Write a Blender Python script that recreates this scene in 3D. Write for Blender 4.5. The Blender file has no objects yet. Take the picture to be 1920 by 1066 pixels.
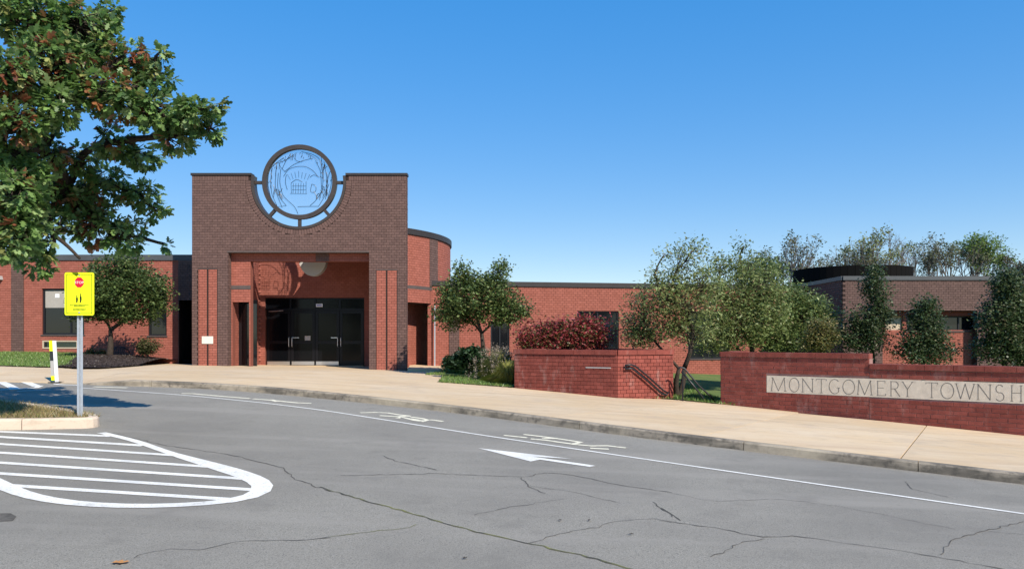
import bpy, bmesh, math, random
import numpy as np
from mathutils import Vector, Matrix
R = math.radians
random.seed(7); rng = np.random.default_rng(7)
S = bpy.context.scene
C = S.collection
# ------------------------------------------------------------------ camera, sky, sun, exposure
F, CX, HZ, ZC = 1440.0, 960.0, 635.0, 2.0          # focal length and horizon in photo pixels, camera height
cam = bpy.data.cameras.new('camera'); camo = bpy.data.objects.new('camera', cam); C.objects.link(camo)
cam.sensor_width = 36; cam.lens = 36*F/1920; cam.shift_y = (HZ-533)/1920; cam.clip_end = 5000
camo.location = (0, 0, ZC); camo.rotation_euler = (R(90), 0, 0); S.camera = camo
SUNV = Vector((-2.36, 3.2, -3.3)).normalized()      # the way the sunlight travels
W = bpy.data.worlds.new('World'); S.world = W; W.use_nodes = True
wn = W.node_tree.nodes; sky = wn.new('ShaderNodeTexSky'); sky.sky_type = 'NISHITA'; sky.sun_disc = False
sky.sun_elevation = math.asin(-SUNV.z); sky.sun_rotation = math.atan2(-SUNV.x, -SUNV.y)
sky.air_density = 1.0; sky.dust_density = 0.0; sky.ozone_density = 2.0; sky.altitude = 1200
hs = wn.new('ShaderNodeHueSaturation'); hs.inputs['Saturation'].default_value = 2.95; hs.inputs['Value'].default_value = 2.8; hs.inputs['Hue'].default_value = .513; gm = wn.new('ShaderNodeGamma'); gm.inputs[1].default_value = .33; W.node_tree.links.new(sky.outputs[0], gm.inputs[0]); W.node_tree.links.new(gm.outputs[0], hs.inputs['Color'])
W.node_tree.links.new(hs.outputs[0], wn['Background'].inputs[0]); wn['Background'].inputs[1].default_value = 0.138
sl = bpy.data.lights.new('sun', 'SUN'); sl.energy = 5.0; sl.angle = R(0.5); sl.color = (1, .925, .81)
so = bpy.data.objects.new('sun', sl); C.objects.link(so); so.rotation_euler = SUNV.to_track_quat('-Z', 'Y').to_euler(); so.location = (20, -25, 30)
S.view_settings.view_transform = 'Standard'; S.view_settings.look = 'None'; S.view_settings.gamma = 1
S.view_settings.use_curve_mapping = False; S.view_settings.exposure = 0.42

# ------------------------------------------------------------------ terrain: heights along the sloping drive
DV = np.array((-.853, .522)); NV = np.array((.522, .853)); TK = 12.5
ZS = [(-60, -3.6), (-15, -2.5), (-.5, -1.84), (4.7, -1.59), (11.1, -1.26), (14.8, -1.09), (19.5, -.89), (26.3, -.825), (40, -.8), (90, -.8)]
_s = np.arange(-60, 90, .25); _z = np.interp(_s, *zip(*ZS)); _k = np.ones(13)/13; _z[6:-6] = np.convolve(_z, _k, 'valid')
def Hn(X, Y):
    s = X*DV[0]+Y*DV[1]; t = X*NV[0]+Y*NV[1]
    return np.interp(s, _s, _z) - .03*np.clip(t-TK, 0, 11.5) + ZC
def H(x, y): return float(Hn(np.float64(x), np.float64(y)))
KERB = .14
def G(px, py, off=0.0):
    """the point of the ground (raised by off) seen at a photo pixel"""
    lo, hi = 1.0, 90.0
    f = lambda Y: ZC-(py-HZ)/F*Y-(H((px-CX)/F*Y, Y)+off)
    for _ in range(50):
        m = (lo+hi)/2
        if f(m) > 0: lo = m
        else: hi = m
    return Vector(((px-CX)/F*lo, lo, H((px-CX)/F*lo, lo)+off))
def P(px, py, Y): return Vector(((px-CX)/F*Y, Y, ZC-(py-HZ)/F*Y))
def PX(px, Y): return (px-CX)/F*Y
def PZ(py, Y): return ZC-(py-HZ)/F*Y

# ------------------------------------------------------------------ materials
M = {}
def mat(name, col, rough=.7, spec=.3, metal=0, var=0, scale=5, bump=0, bscale=60, attr=None, objrand=None, detail=6, col2=None, bloom=0):
    m = bpy.data.materials.new(name); m.use_nodes = True; nt = m.node_tree; b = nt.nodes['Principled BSDF']
    b.inputs['Roughness'].default_value = rough; b.inputs['Specular IOR Level'].default_value = spec; b.inputs['Metallic'].default_value = metal
    b.inputs['Base Color'].default_value = (*col, 1); L = nt.links.new
    geo = nt.nodes.new('ShaderNodeNewGeometry'); out = None
    if attr or objrand:
        rp = nt.nodes.new('ShaderNodeValToRGB'); e = rp.color_ramp.elements
        e[0].color = (*col, 1); e[1].color = (*(col2 or col), 1)
        if attr:
            a = nt.nodes.new('ShaderNodeAttribute'); a.attribute_name = attr; L(a.outputs['Fac'], rp.inputs[0])
        else:
            a = nt.nodes.new('ShaderNodeObjectInfo'); L(a.outputs['Random'], rp.inputs[0])
        out = rp.outputs[0]
    if var:
        n = nt.nodes.new('ShaderNodeTexNoise'); n.inputs['Scale'].default_value = scale; n.inputs['Detail'].default_value = detail; n.inputs['Roughness'].default_value = .65
        L(geo.outputs['Position'], n.inputs['Vector'])
        mr = nt.nodes.new('ShaderNodeMapRange'); mr.inputs[1].default_value = .25; mr.inputs[2].default_value = .75; mr.inputs[3].default_value = 1-var; mr.inputs[4].default_value = 1+var
        L(n.outputs[0], mr.inputs[0])
        mx = nt.nodes.new('ShaderNodeMix'); mx.data_type = 'RGBA'; mx.blend_type = 'MULTIPLY'; mx.inputs[0].default_value = 1
        if out: L(out, mx.inputs[6])
        else: mx.inputs[6].default_value = (*col, 1)
        L(mr.outputs[0], mx.inputs[7]); out = mx.outputs[2]
    if bloom:
        mp = nt.nodes.new('ShaderNodeMapping'); mp.inputs['Scale'].default_value = (2.6, 2.6, 1.1); L(geo.outputs['Position'], mp.inputs[0]); n3 = nt.nodes.new('ShaderNodeTexNoise'); n3.inputs['Scale'].default_value = 1.; n3.inputs['Detail'].default_value = 9; n3.inputs['Roughness'].default_value = .7
        L(mp.outputs[0], n3.inputs['Vector']); m3 = nt.nodes.new('ShaderNodeMapRange'); m3.inputs[1].default_value = .54; m3.inputs[2].default_value = .74; m3.inputs[4].default_value = bloom; L(n3.outputs[0], m3.inputs[0])
        mx3 = nt.nodes.new('ShaderNodeMix'); mx3.data_type = 'RGBA'; L(m3.outputs[0], mx3.inputs[0]); L(out, mx3.inputs[6]); mx3.inputs[7].default_value = (.46, .34, .30, 1); out = mx3.outputs[2]
    if out: L(out, b.inputs['Base Color'])
    if bump:
        n2 = nt.nodes.new('ShaderNodeTexNoise'); n2.inputs['Scale'].default_value = bscale; n2.inputs['Detail'].default_value = 4
        L(geo.outputs['Position'], n2.inputs['Vector']); bp = nt.nodes.new('ShaderNodeBump'); bp.inputs['Strength'].default_value = bump; bp.inputs['Distance'].default_value = .02
        L(n2.outputs[0], bp.inputs['Height']); L(bp.outputs[0], b.inputs['Normal'])
    M[name] = m; return m
def layered(name, base, layers, rough=.9, bump=.3, bscale=150, objvar=0):
    """base colour under several noise layers: (scale xyz, low, high, colour, strength)"""
    m = bpy.data.materials.new(name); m.use_nodes = True; nt = m.node_tree; b = nt.nodes['Principled BSDF']; L = nt.links.new
    b.inputs['Roughness'].default_value = rough; b.inputs['Specular IOR Level'].default_value = .25
    geo = nt.nodes.new('ShaderNodeNewGeometry'); cur = None
    for sc, lo, hi, col, st, rot in layers:
        mp = nt.nodes.new('ShaderNodeMapping'); mp.inputs['Scale'].default_value = sc; mp.inputs['Rotation'].default_value = (0, 0, rot)
        L(geo.outputs['Position'], mp.inputs[0]); n = nt.nodes.new('ShaderNodeTexNoise'); n.inputs['Scale'].default_value = 1; n.inputs['Detail'].default_value = 7; n.inputs['Roughness'].default_value = .62
        L(mp.outputs[0], n.inputs['Vector'])
        mr = nt.nodes.new('ShaderNodeMapRange'); mr.inputs[1].default_value = lo; mr.inputs[2].default_value = hi; mr.inputs[3].default_value = 0; mr.inputs[4].default_value = st
        L(n.outputs[0], mr.inputs[0]); mx = nt.nodes.new('ShaderNodeMix'); mx.data_type = 'RGBA'
        L(mr.outputs[0], mx.inputs[0])
        if cur is None: mx.inputs[6].default_value = (*base, 1)
        else: L(cur, mx.inputs[6])
        mx.inputs[7].default_value = (*col, 1); cur = mx.outputs[2]
    if objvar:
        oi = nt.nodes.new('ShaderNodeObjectInfo'); mr = nt.nodes.new('ShaderNodeMapRange'); mr.inputs[3].default_value = 1-objvar; mr.inputs[4].default_value = 1+objvar; L(oi.outputs['Random'], mr.inputs[0])
        mo = nt.nodes.new('ShaderNodeMix'); mo.data_type = 'RGBA'; mo.blend_type = 'MULTIPLY'; mo.inputs[0].default_value = 1; L(cur, mo.inputs[6]); L(mr.outputs[0], mo.inputs[7]); cur = mo.outputs[2]
    L(cur, b.inputs['Base Color'])
    n2 = nt.nodes.new('ShaderNodeTexNoise'); n2.inputs['Scale'].default_value = bscale; n2.inputs['Detail'].default_value = 3
    L(geo.outputs['Position'], n2.inputs['Vector']); bp = nt.nodes.new('ShaderNodeBump'); bp.inputs['Strength'].default_value = bump; bp.inputs['Distance'].default_value = .01
    L(n2.outputs[0], bp.inputs['Height']); L(bp.outputs[0], b.inputs['Normal']); M[name] = m; return m
layered('asphalt', (.258, .236, .194), [((110, 110, 110), .46, .66, (.42, .40, .36), .75, 0), ((75, 75, 75), .5, .66, (.085, .08, .072), .75, 0), ((.3, .3, .3), .42, .66, (.195, .18, .155), .8, 0),
        ((.10, 1.3, 1), .5, .68, (.31, .285, .245), .6, -.55), ((1.6, 1.6, 2), .56, .72, (.19, .175, .15), .6, 0), ((7, 7, 7), .62, .74, (.16, .148, .13), .5, 0)], rough=.92, bump=.9, bscale=160)
layered('concrete', (.57, .42, .255), [((.5, .5, .5), .4, .68, (.60, .475, .325), .9, 0), ((.25, 2.2, 1), .5, .72, (.43, .30, .19), .75, -.55), ((3, 3, 3), .55, .75, (.40, .31, .21), .6, 0), ((.9, .9, 1), .56, .7, (.44, .34, .24), .6, 0), ((11, 11, 11), .66, .76, (.3, .24, .17), .6, 0), ((70, 70, 70), .5, .8, (.36, .30, .24), .4, 0)], rough=.9, bump=.25, objvar=.06)
layered('kerb_concrete', (.30, .255, .2), [((1.2, 1.2, 5), .42, .58, (.12, .105, .085), .9, 0), ((9, 9, 9), .47, .64, (.08, .072, .06), .8, 0), ((.6, .6, .6), .45, .65, (.45, .38, .28), .7, 0)], rough=.95, bump=.6, bscale=60)
layered('pale_kerb', (.56, .45, .35), [((3, 3, 5), .5, .7, (.36, .28, .2), .6, 0), ((14, 14, 14), .58, .75, (.26, .21, .16), .6, 0)], rough=.95, bump=.5, bscale=60)
layered('lawn_soil', (.10, .15, .04), [((1, 1, 1), .4, .65, (.14, .17, .05), .8, 0), ((8, 8, 8), .5, .7, (.07, .10, .03), .8, 0)], rough=1, bump=1, bscale=40)
layered('dry_soil', (.26, .19, .09), [((2, 2, 2), .45, .65, (.20, .18, .07), .8, 0), ((20, 20, 20), .5, .7, (.13, .09, .05), .8, 0)], rough=1, bump=1, bscale=40)
layered('mulch', (.05, .035, .03), [((20, 20, 20), .45, .7, (.09, .065, .05), .8, 0), ((3, 3, 3), .5, .7, (.035, .025, .02), .8, 0)], rough=1, bump=1, bscale=50)
layered('far_grass', (.10, .14, .045), [((.2, .2, .2), .4, .65, (.13, .15, .06), .8, 0)], rough=1)
layered('white_paint', (.76, .735, .67), [((45, 45, 45), .52, .64, (.36, .35, .32), .7, 0), ((2.2, 2.2, 2), .46, .66, (.56, .55, .51), .75, 0), ((9, 9, 9), .6, .7, (.33, .31, .28), .6, 0)], rough=.8)
layered('worn_paint', (.74, .69, .53), [((14, 14, 14), .52, .66, (.33, .31, .26), .8, 0), ((3, 3, 3), .48, .7, (.58, .54, .42), .7, 0)], rough=.85)
mat('crack', (.105, .097, .085), .95, .1, var=.6, scale=6); layered('mossy_crack', (.06, .06, .05), [((5, 5, 5), .42, .6, (.2, .2, .07), .9, 0)], rough=1)
mat('dark_brick', (.108, .064, .055), .85, .25, var=.2, scale=9, bump=.4, bscale=70, attr='tint', col2=(.138, .082, .070))
mat('red_brick', (.285, .090, .062), .85, .25, var=.14, scale=4, bump=.3, bscale=70, attr='tint', col2=(.33, .108, .077))
mat('maroon_brick', (.195, .045, .032), .8, .3, var=.3, scale=6, bump=.4, bscale=70, objrand=True, col2=(.25, .063, .046), bloom=.45)
mat('maroon_rest', (.195, .045, .032), .8, .3, var=.3, scale=6, bump=.4, bscale=70, attr='tint', col2=(.25, .063, .046), bloom=.3)
mat('dark_mortar', (.036, .023, .020), .95, .1, var=.2, scale=20); mat('red_mortar', (.22, .077, .056), .95, .1, var=.2, scale=20)
mat('maroon_mortar', (.34, .19, .165), .95, .1, var=.45, scale=2.5); mat('dark_maroon_mortar', (.10, .035, .032), .95, .1, var=.4, scale=3)
mat('coping', (.032, .025, .023), .5, .4, var=.15, scale=3); mat('grey_coping', (.07, .072, .075), .5, .4, var=.15, scale=3)
mat('tar', (.008, .0075, .007), .95, .05); mat('bronze', (.06, .047, .04), .45, .5, metal=.3, var=.2, scale=6); mat('black_metal', (.012, .012, .014), .4, .5)
mat('band', (.09, .07, .065), .8, .2, var=.15); mat('dark_glass', (.008, .009, .011), .06, .6); mat('door_glass', (.004, .0045, .006), .12, .18); mat('door_frame', (.006, .006, .008), .35, .25); mat('black_frame', (.012, .012, .015), .4, .4)
mat('steel', (.62, .62, .63), .3, .5, metal=.9); mat('galvanised', (.46, .49, .53), .5, .5, metal=.35, var=.15, scale=14); mat('blind', (.36, .33, .29), .8, .2, var=.1)
mat('tan_panel', (.50, .40, .29), .8, .2, var=.15); mat('white_plastic', (.80, .80, .79), .5, .3); mat('dead_leaf', (.42, .2, .07), .8, .2); mat('plaque', (.74, .64, .55), .7, .2, var=.1)
mat('fluor_yellow', (.78, .92, .015), .5, .3); mat('sign_red', (.55, .01, .04), .5, .3); mat('ink', (.012, .012, .012), .6, .2); mat('blue_ink', (.05, .05, .4), .6, .2)
mat('limestone', (.66, .57, .45), .85, .2, var=.16, scale=7, bump=.3, bscale=90); mat('incised', (.17, .15, .125), .9, .1)
mat('lamp_grey', (.42, .40, .38), .6, .3); mat('roof', (.10, .10, .10), .9, .1); mat('bark', (.055, .042, .033), .95, .1, var=.35, scale=14, bump=.8, bscale=40)
mat('grey_bark', (.17, .145, .125), .95, .1, var=.3, scale=14); mat('mesh_dark', (.03, .033, .036), .6, .3); mat('render_plaster', (.20, .06, .045), .9, .1, var=.1)
def leafmat(name, trans=.3):
    m = bpy.data.materials.new(name); m.use_nodes = True; nt = m.node_tree; b = nt.nodes['Principled BSDF']; L = nt.links.new
    a = nt.nodes.new('ShaderNodeAttribute'); a.attribute_name = 'leafcol'; L(a.outputs['Color'], b.inputs['Base Color'])
    b.inputs['Roughness'].default_value = .42; b.inputs['Specular IOR Level'].default_value = .5
    t = nt.nodes.new('ShaderNodeBsdfTranslucent'); L(a.outputs['Color'], t.inputs[0]); mx = nt.nodes.new('ShaderNodeMixShader'); mx.inputs[0].default_value = trans
    L(b.outputs[0], mx.inputs[1]); L(t.outputs[0], mx.inputs[2]); L(mx.outputs[0], nt.nodes['Material Output'].inputs[0]); M[name] = m
leafmat('leaf', .42); leafmat('blade', .35)
m = bpy.data.materials.new('etched_glass'); m.use_nodes = True; nt = m.node_tree; M['etched_glass'] = m
tr = nt.nodes.new('ShaderNodeBsdfTransparent'); tr.inputs[0].default_value = (.93, .96, .98, 1); mx = nt.nodes.new('ShaderNodeMixShader'); mx.inputs[0].default_value = .04
b = nt.nodes['Principled BSDF']; b.inputs['Base Color'].default_value = (.75, .8, .85, 1); b.inputs['Roughness'].default_value = .2
nt.links.new(tr.outputs[0], mx.inputs[1]); nt.links.new(b.outputs[0], mx.inputs[2]); nt.links.new(mx.outputs[0], nt.nodes['Material Output'].inputs[0])

# ------------------------------------------------------------------ mesh and object helpers
def tag(o, label=None, cat=None, group=None, kind=None):
    if label: o['label'] = label
    if cat: o['category'] = cat
    if group: o['group'] = group
    if kind: o['kind'] = kind
    return o
def thing(name, loc, label, cat, group=None):
    o = bpy.data.objects.new(name, None); C.objects.link(o); o.location = loc; o.empty_display_size = .2
    return tag(o, label, cat, group)
def link(name, me, material, parent=None):
    o = bpy.data.objects.new(name, me); C.objects.link(o)
    if material is not None and not me.materials: me.materials.append(M[material])
    if parent:
        o.parent = parent
        if parent.type == 'EMPTY': o.matrix_parent_inverse = Matrix.Translation(-parent.location)
        else: o.matrix_parent_inverse = (Matrix.LocRotScale(parent.location, parent.rotation_euler, parent.scale)).inverted()
    return o
class MB:
    def __init__(s): s.v = []; s.f = []; s.t = []
    def poly(s, pts, tint=.5):
        i = len(s.v); s.v += [tuple(p) for p in pts]; s.f.append(tuple(range(i, i+len(pts)))); s.t.append(tint)
    def hexa(s, p, tint=.5, back=True):
        """p: 8 points, 0-3 front ring, 4-7 back ring"""
        i = len(s.v); s.v += [tuple(q) for q in p]
        fs = [(0, 1, 2, 3), (1, 0, 4, 5), (2, 1, 5, 6), (3, 2, 6, 7), (0, 3, 7, 4)]
        if back: fs.append((7, 6, 5, 4))
        for f in fs: s.f.append(tuple(i+k for k in f)); s.t.append(tint)
    def box(s, x0, x1, y0, y1, z0, z1, tint=.5):
        s.hexa([(x0, y0, z0), (x1, y0, z0), (x1, y0, z1), (x0, y0, z1), (x0, y1, z0), (x1, y1, z0), (x1, y1, z1), (x0, y1, z1)], tint)
    def prism(s, out, y0, y1, ax='y', tint=.5):
        """outline [(u, z)] facing -y, from y0 (front) to y1"""
        n = len(out); i = len(s.v)
        s.v += [(u, y0, z) for u, z in out]+[(u, y1, z) for u, z in out]
        s.f.append(tuple(range(i, i+n))); s.t.append(tint); s.f.append(tuple(range(i+2*n-1, i+n-1, -1))); s.t.append(tint)
        for k in range(n):
            j = (k+1) % n; s.f.append((i+j, i+k, i+n+k, i+n+j)); s.t.append(tint)
    def tube(s, pts, r, n=6, caps=True):
        pts = [Vector(p) for p in pts]; rs = r if isinstance(r, (list, tuple)) else [r]*len(pts); i0 = len(s.v)
        d0 = (pts[1]-pts[0]).normalized(); a = d0.orthogonal().normalized()
        for k, p in enumerate(pts):
            d = (pts[min(k+1, len(pts)-1)]-pts[max(k-1, 0)]).normalized(); a = (a-d*a.dot(d))
            a = a.normalized() if a.length > 1e-6 else d.orthogonal().normalized(); bb = d.cross(a)
            for q in range(n):
                an = 2*math.pi*q/n; s.v.append(tuple(p+(a*math.cos(an)+bb*math.sin(an))*rs[k]))
        for k in range(len(pts)-1):
            for q in range(n):
                q2 = (q+1) % n; s.f.append((i0+k*n+q, i0+k*n+q2, i0+(k+1)*n+q2, i0+(k+1)*n+q)); s.t.append(.5)
        if caps:
            s.f.append(tuple(i0+q for q in reversed(range(n)))); s.f.append(tuple(i0+(len(pts)-1)*n+q for q in range(n))); s.t += [.5, .5]
    def ring(s, cx, cz, r0, r1, y0, y1, a0=0, a1=360, n=48):
        full = abs(a1-a0) >= 360
        for k in range(n):
            A, B = R(a0+(a1-a0)*k/n), R(a0+(a1-a0)*(k+1)/n)
            q = [(cx+r0*math.cos(A), cz+r0*math.sin(A)), (cx+r1*math.cos(A), cz+r1*math.sin(A)), (cx+r1*math.cos(B), cz+r1*math.sin(B)), (cx+r0*math.cos(B), cz+r0*math.sin(B))]
            i = len(s.v); s.v += [(u, y0, z) for u, z in q]+[(u, y1, z) for u, z in q]
            fs = [(0, 1, 2, 3), (7, 6, 5, 4), (1, 5, 6, 2), (4, 0, 3, 7)]
            if not full and k == 0: fs.append((0, 4, 5, 1))
            if not full and k == n-1: fs.append((2, 6, 7, 3))
            for f in fs: s.f.append(tuple(i+j for j in f)); s.t.append(.5)
    def build(s, name, material, parent=None, smooth=False, kind=None, label=None):
        me = bpy.data.meshes.new(name); me.from_pydata(s.v, [], s.f)
        a = me.attributes.new('tint', 'FLOAT', 'FACE'); a.data.foreach_set('value', np.array(s.t, dtype=np.float32))
        bm = bmesh.new(); bm.from_mesh(me); bmesh.ops.recalc_face_normals(bm, faces=bm.faces); bm.to_mesh(me); bm.free()
        if smooth: me.polygons.foreach_set('use_smooth', [True]*len(me.polygons))
        return tag(link(name, me, material, parent), label=label, kind=kind)
def np_mesh(name, V, nper, cols, material, parent=None, kind=None):
    """V: (N*nper,3) vertices of N separate polygons with nper corners each"""
    N = len(V)//nper; me = bpy.data.meshes.new(name); me.vertices.add(len(V)); me.vertices.foreach_set('co', V.astype(np.float32).ravel())
    me.loops.add(len(V)); me.loops.foreach_set('vertex_index', np.arange(len(V), dtype=np.int32))
    me.polygons.add(N); me.polygons.foreach_set('loop_start', np.arange(0, len(V), nper, dtype=np.int32)); me.polygons.foreach_set('loop_total', np.full(N, nper, dtype=np.int32))
    a = me.attributes.new('leafcol', 'FLOAT_COLOR', 'FACE'); a.data.foreach_set('color', np.c_[cols, np.ones(N)].astype(np.float32).ravel())
    me.update(calc_edges=True); return tag(link(name, me, material, parent), kind=kind)

# ---- paths: a wall face running along a plan polyline; w points out of the face
class Path:
    def __init__(s, pts):
        s.p = [Vector((x, y)) for x, y in pts]; s.c = [0.]
        for a, b in zip(s.p, s.p[1:]): s.c.append(s.c[-1]+(b-a).length)
        s.L = s.c[-1]
    def at(s, u, z, w):
        k = max(0, min(len(s.p)-2, int(np.searchsorted(s.c, u, side='right'))-1)); a, b = s.p[k], s.p[k+1]; d = (b-a).normalized()
        n = Vector((d.y, -d.x)); q = a+d*(u-s.c[k])+n*w
        return (q.x, q.y, z)
    def u_of_px(s, px):           # where the view line of a photo column meets the path
        k = (px-CX)/F
        for i, (a, b) in enumerate(zip(s.p, s.p[1:])):
            fa, fb = a.x-k*a.y, b.x-k*b.y
            if (fa <= 0 <= fb) or (fb <= 0 <= fa): return s.c[i]+(s.c[i+1]-s.c[i])*fa/(fa-fb)
        return None
    def z_of(s, px, py):
        q = s.at(s.u_of_px(px), 0, 0); return PZ(py, q[1])
def cells(path, u0, u1, z0, z1, holes):
    us = sorted({u0, u1, *[c for c in path.c if u0 < c < u1], *[e for h in holes for e in h[:2] if u0 < e < u1]})
    zs = sorted({z0, z1, *[e for h in holes for e in h[2:] if z0 < e < z1]})
    for a, b in zip(us, us[1:]):
        for c, d in zip(zs, zs[1:]):
            m, n = (a+b)/2, (c+d)/2
            if not any(h[0] < m < h[1] and h[2] < n < h[3] for h in holes): yield a, b, c, d
def slab_on(mb, path, a, b, c, d, w1, w0, tint=.5, back=True):
    e = 1e-5
    mb.hexa([path.at(a+e, c, w1), path.at(b-e, c, w1), path.at(b-e, d, w1), path.at(a+e, d, w1), path.at(a+e, c, w0), path.at(b-e, c, w0), path.at(b-e, d, w0), path.at(a+e, d, w0)], tint, back)
def backing(name, path, u0, u1, z0, z1, holes, material, parent, th=.25, label=None):
    mb = MB()
    for a, b, c, d in cells(path, u0, u1, z0, z1, holes): slab_on(mb, path, a, b, c, d, 0, -th)
    return mb.build(name, material, parent, label=label)
def rows(u0, u1, z0, z1, holes, bl, bh, off=0.):
    """brick rectangles of a running bond, cut round the holes"""
    n = max(1, round((z1-z0)/bh)); h = (z1-z0)/n; j = .010; out = []
    for r in range(n):
        c, d = z0+r*h, z0+(r+1)*h; mid = (c+d)/2; segs = [(u0, u1)]
        hs = holes(mid) if callable(holes) else [(q[0], q[1]) for q in holes if q[2] < mid < q[3]]
        for ha, hb in hs: segs = [x for a, b in segs for x in ((a, min(b, ha)), (max(a, hb), b)) if x[1]-x[0] > .025]
        for a, b in segs:
            k = math.floor((a-off)/bl)-1
            while True:
                s0 = off+k*bl+(bl/2 if r % 2 else 0); k += 1
                if s0 >= b: break
                x0, x1 = max(a, s0)+j/2, min(b, s0+bl)-j/2
                if x1-x0 > .02: out.append((x0, x1, c+j/2, d-j/2))
    return out
def bricks(path, u0, u1, z0, z1, holes, material, parent, bl=.2, bh=.1, w=.012, name='brickwork'):
    mb = MB()
    for a, b, c, d in rows(u0, u1, z0, z1, holes, bl, bh): slab_on(mb, path, a, b, c, d, w+random.uniform(-.003, .003), -.002, random.random(), False)
    return mb.build(name, material, parent, kind='stuff')
def ubox(path, u0, u1, z0, z1, w0, w1, name, material, parent, mb=None, label=None):
    m = mb or MB(); 
    for a, b, c, d in cells(path, u0, u1, z0, z1, []): slab_on(m, path, a, b, c, d, w1, w0)
    return None if mb else m.build(name, material, parent, label=label)

# ------------------------------------------------------------------ ground, road
def sheet(name, xs, ys, zf, material, parent=None, keep=None, kind='structure'):
    X, Y = np.meshgrid(xs, ys, indexing='ij'); Z = zf(X, Y); V = np.stack([X, Y, Z], -1).reshape(-1, 3); ny = len(ys); me = bpy.data.meshes.new(name)
    i, j = np.meshgrid(np.arange(len(xs)-1), np.arange(ny-1), indexing='ij'); i = i.ravel(); j = j.ravel()
    if keep is not None:
        k = keep((X[:-1, :-1]+X[1:, 1:]).ravel()/2, (Y[:-1, :-1]+Y[1:, 1:]).ravel()/2); i = i[k]; j = j[k]
    Fc = np.stack([i*ny+j, (i+1)*ny+j, (i+1)*ny+j+1, i*ny+j+1], -1)
    used, inv = np.unique(Fc, return_inverse=True); me.from_pydata(V[used].tolist(), [], inv.reshape(-1, 4).tolist())
    me.polygons.foreach_set('use_smooth', [True]*len(me.polygons)); return tag(link(name, me, material, parent), kind=kind)
far = np.concatenate([np.linspace(-2500, -70, 25), np.linspace(-60, 60, 25), np.linspace(70, 2500, 25)])
sheet('ground', far, far+20, lambda X, Y: np.clip(Hn(np.clip(X, -40, 40), np.clip(Y, -20, 60)), -.6, 1.3)-.6, 'far_grass')
road = sheet('road', np.arange(-60, 60.1, .5), np.arange(-25, 48.1, .5), lambda X, Y: Hn(X, Y)-KERB, 'asphalt')
def inpoly(poly):
    xs = np.array([p[0] for p in poly]); ys = np.array([p[1] for p in poly])
    def f(X, Y):
        r = np.zeros(X.shape, bool); j = len(xs)-1
        for i in range(len(xs)):
            with np.errstate(divide='ignore', invalid='ignore'):
                c = ((ys[i] > Y) != (ys[j] > Y)) & (X < (xs[j]-xs[i])*(Y-ys[i])/(ys[j]-ys[i])+xs[i])
            r ^= c; j = i
        return r
    return f
def resample(pts, step):
    p = np.array([(q[0], q[1]) for q in pts]); d = np.r_[0, np.cumsum(np.hypot(*np.diff(p, axis=0).T))]; n = max(2, int(d[-1]/step)+1); t = np.linspace(0, d[-1], n)
    return np.c_[np.interp(t, d, p[:, 0]), np.interp(t, d, p[:, 1])]
def smooth(p, it):
    for _ in range(it): p[1:-1] = (p[:-2]+2*p[1:-1]+p[2:])/4
    return p
def ribbon(pts, w, name, material, parent, off=.006, step=.25, jit=0, widths=None):
    p = resample(pts, step)
    if jit: p[1:-1] += rng.normal(0, jit, p[1:-1].shape)
    d = np.gradient(p, axis=0); d /= np.maximum(np.hypot(d[:, 0], d[:, 1]), 1e-6)[:, None]; n = np.c_[-d[:, 1], d[:, 0]]
    ww = np.interp(np.linspace(0, 1, len(p)), np.linspace(0, 1, len(widths)), widths) if widths else np.full(len(p), w)
    if jit: ww = ww*rng.uniform(.4, 1.4, len(ww))
    a, b = p+n*ww[:, None]/2, p-n*ww[:, None]/2; mb = MB()
    z = lambda q: (q[0], q[1], H(q[0], q[1])-KERB+off)
    for k in range(len(p)-1): mb.poly([z(a[k]), z(b[k]), z(b[k+1]), z(a[k+1])])
    o = mb.build(name, material, parent)
    return o
def Z(zx, zy, x0, y0, sc): return (x0+zx/sc, y0+zy/sc)
def onroad(px, x0=0, y0=0, sc=1.): return [G(*Z(a, b, x0, y0, sc), -KERB) for a, b in px]
# painted markings
hatch = [(-60, 880), (0, 908), (53, 931), (141, 945), (247, 950), (353, 947), (441, 940), (490, 928), (502, 914), (490, 903), (469, 893), (402, 873), (317, 849), (254, 826), (190, 811)]
ribbon(smooth(resample(onroad(hatch), .25), 2), .15, 'hatched_area_outline', 'white_paint', road, widths=[.2, .2, .18, .17, .16, .15, .2, .26, .26, .2, .13, .13, .13, .13])
for i, (a, b, c, d) in enumerate([(20, 335, 590, 361), (0, 360, 762, 411), (0, 397, 930, 463), (0, 442, 1130, 525), (0, 495, 1320, 589), (0, 552, 1375, 648), (-10, 612, 1220, 697)]):
    e = 500; sl_ = (d-b)/(c-a); ribbon(onroad([(a-e, b-e*sl_*.7), (c, d)], 0, 690, 2.835), .12 if i > 1 else .14, 'hatching_bar', 'white_paint', road, off=.005)
lane = onroad([(152, 727), (226, 732), (353, 741), (494, 755), (600, 768), (900, 815), (1260, 868), (1920, 963)]); lane.append(lane[-1]+(lane[-1]-lane[-2])*3)
ribbon(smooth(resample(lane, .25), 6), .07, 'lane_line', 'white_paint', road)
T1 = [[(0, 85), (120, 85), (340, 105), (560, 125), (880, 150)], [(920, 155), (1150, 170), (1240, 180), (1380, 195), (1540, 210), (1670, 212)], [(1150, 165), (1240, 190)]]
T2 = [[(150, 130), (570, 120), (800, 160), (1050, 190)], [(500, 180), (700, 200), (870, 195), (1050, 190)], [(820, 230), (870, 200), (990, 230), (1240, 295), (1390, 250), (1060, 205)], [(1050, 235), (1260, 270)], [(1400, 255), (1640, 285)]]
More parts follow.
